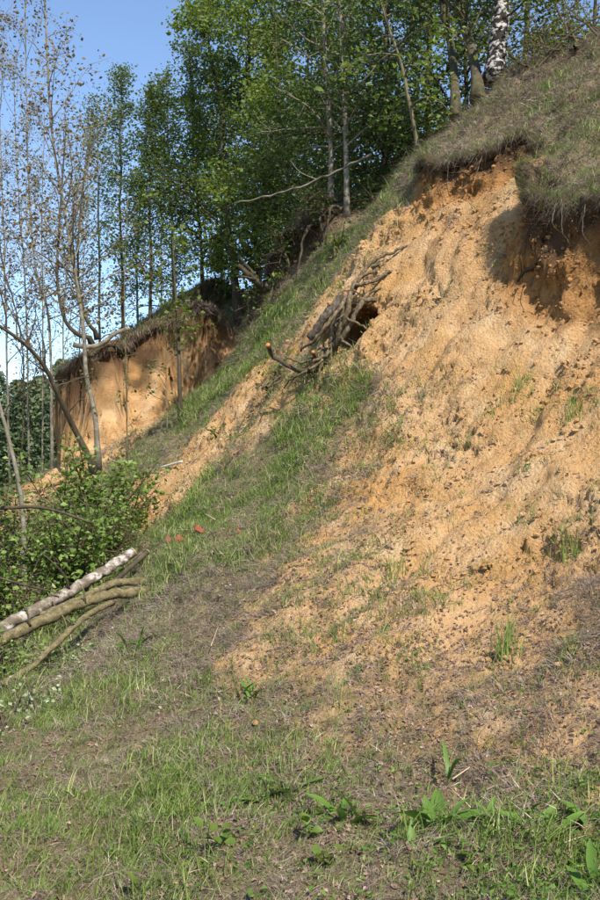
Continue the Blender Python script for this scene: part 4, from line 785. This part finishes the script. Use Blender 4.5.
def plant(name, label, px, py, kind, n, ln, el, seed, spread=.03, stemh=0, group=None):
    r = np.random.default_rng(seed); p = G(px, py); root = thing(name, label, 'plant', p, group)
    if stemh:
        g = Geo(); g.tube(curve([[0, 0, -.03], [r.normal(0, .02), r.normal(0, .02), stemh * .5], [r.normal(0, .03), 0, stemh]], 8), np.linspace(.0035, .0015, 8), 5, False); obj('stem', g.mesh('stem', M['leaf_herb']), root)
    for i in range(n):
        o = obj('leaf', LM[kind][i % len(LM[kind])], root)
        z = stemh * (.25 + .75 * (i + .5) / n) if stemh else .005
        o.location = (r.normal(0, spread) , r.normal(0, spread), z)
        o.rotation_euler = (r.normal(0, .3), -R(el + r.normal(0, 14)), i * 2.4 + r.normal(0, .4)); s = ln * (.85 + .6 * r.random()) * 1.12; o.scale = (s, s, s)
    return root
PG = 'broad leaved plants at the foot of the slope'
for i, a in enumerate([('broad_leaved_plant', 'largest clump of upright broad leaves where grass meets bare sand', 287, 800, 'dock', 8, .15, 52, .035, 0),
 ('broad_leaved_plant', 'smaller broad leaved clump just beside the largest one', 268, 808, 'dock', 5, .12, 45, .03, 0),
 ('broad_leaved_plant', 'broad leaved plant in the middle of the litter', 349, 826, 'dock', 6, .13, 45, .03, 0),
 ('broad_leaved_plant', 'tall pointed leaves spreading from one plant in front of the straw tussock', 441, 836, 'dock', 7, .17, 55, .03, 0),
 ('broad_leaved_plant', 'low clump of pointed leaves under the tall pointed one', 429, 862, 'dock', 5, .12, 60, .025, 0),
 ('broad_leaved_plant', 'glossy broad leaved plant beneath the straw tussock', 533, 836, 'dock', 8, .12, 48, .05, 0),
 ('broad_leaved_plant', 'broad leaved plant near the far side of the glossy one', 574, 828, 'dock', 6, .11, 45, .04, 0),
 ('broad_leaved_plant', 'broad leaves poking up in the lowest corner under the bare sand', 588, 892, 'dock', 7, .11, 55, .04, 0),
 ('broad_leaved_plant', 'small broad leaves between the glossy plant and tall pointed leaves', 495, 826, 'dock', 5, .1, 42, .03, 0),
 ('seedling', 'tree seedling with round light green leaves in the grass', 215, 868, 'round', 15, .034, 30, .045, .17),
 ('seedling', 'round leaved seedling at the edge of the leaf litter', 314, 848, 'round', 11, .034, 30, .04, .13),
 ('seedling', 'round leaved seedling lower down beside the litter edge', 322, 872, 'round', 10, .034, 30, .03, .08),
 ('seedling', 'tiny round leaved seedling touching the bottom grass', 150, 893, 'round', 5, .04, 20, .03, .05),
 ('seedling', 'round leaved seedling under the low clump of pointed leaves', 474, 878, 'round', 7, .035, 15, .04, .07),
 ('strap_leaved_plant', 'single tall light green shoot above the leaf litter', 449, 786, 'strap', 3, .16, 72, .008, 0),
 ('strap_leaved_plant', 'narrow leaved green clump in the dark grass by the dry bank', 138, 652, 'strap', 14, .17, 58, .05, 0),
 ('strap_leaved_plant', 'narrow leaved clump on the grassy bank above the bare sand', 250, 704, 'strap', 7, .14, 62, .03, 0)]):
    plant(a[0], a[1], a[2], a[3], a[4], a[5], a[6], a[7], 300 + i, a[8], a[9], PG)
def tuft(name, label, px, py, n, h, mat, seed, group, wid=.005, spread=.04, lean=.6, down=0.):
    r = np.random.default_rng(seed); p = G(px, py); g = Geo(); dn = np.array([-.6, -.5, 0]) * down
    for i in range(n):
        b = np.array([r.normal(0, spread), r.normal(0, spread), -.02]); b[2] += (b[0] * .55 + b[1] * .5) * 1.0; hh = h * (.5 + .8 * r.random()); az = r.random() * 6.28; d = np.array([math.cos(az), math.sin(az), 0]) * lean * r.random() + dn * (.6 + .8 * r.random()); w = np.array([-math.sin(az + 1), math.cos(az + 1), 0]) * wid * .5
        f = np.linspace(0, 1, 5)[:, None]; c = b + hh * (np.array([0, 0, 1.]) * (f - down * .75 * f * f) + d * f ** 1.7)
        v = np.concatenate([c - w * (1 - f * .9), c + w * (1 - f * .9)]); g.add(v, [(k, k + 5, k + 6, k + 1) for k in range(4)], None, np.clip(r.normal(.55, .2), 0, 1))
    o = obj(name, g.mesh(name, mat), None, p); tag(o, label, 'grass', group); return o
TG = 'single grass tufts on the bare sand'
for i, (px, py, n, h, lb) in enumerate([(518, 396, 34, .17, 'grass tuft high on the bare sand under the turf lump'), (578, 424, 34, .19, 'tall grass tuft on bare sand nearest the upper picture edge'), (532, 526, 26, .13, 'grass tuft beside the dark holes in the sand'),
 (575, 560, 30, .15, 'grass tuft where the bare sand begins to green over'), (462, 388, 22, .11, 'small grass tuft at the middle of the upper sand'), (430, 408, 26, .11, 'grass tuft on sand near the grassy ridge'), (492, 418, 14, .09, 'tiny grass tuft below the high one'),
 (505, 650, 36, .17, 'bushy grass tuft standing alone on the lower sand'), (390, 585, 22, .15, 'upright grass tuft on the sand over the leaf litter'), (330, 715, 24, .14, 'grass tuft rooted in the orange sand patch'), (447, 530, 14, .10, 'thin grass tuft in the centre of the bare sand'), (600, 500, 20, .14, 'grass tuft at the picture edge on bare sand')]):
    tuft('grass_tuft', lb, px, py, int(n * 1.5), h * 1.25, M['grass_green'], 400 + i, TG, .008, .05)
DG = 'dead grass tussocks on the slope'
for i, (px, py, n, h, lb) in enumerate([(541, 738, 90, .20, 'pale straw tussock hanging over on the lower sand'), (592, 598, 90, .24, 'grey dead tussock drooping at the picture edge'), (330, 478, 60, .22, 'dead grass tussock on the grassy ridge above the sand'), (158, 640, 110, .26, 'shaggy dead tussock under the log ends'), (198, 600, 80, .22, 'dead tussock on the bank near the narrow leaved clump'), (108, 672, 90, .24, 'dead tussock lowest on the dry bank')]):
    tuft('dead_tussock', lb, px, py, n, h, M['grass_dry'], 450 + i, DG, .0045, .06, .6, .9)
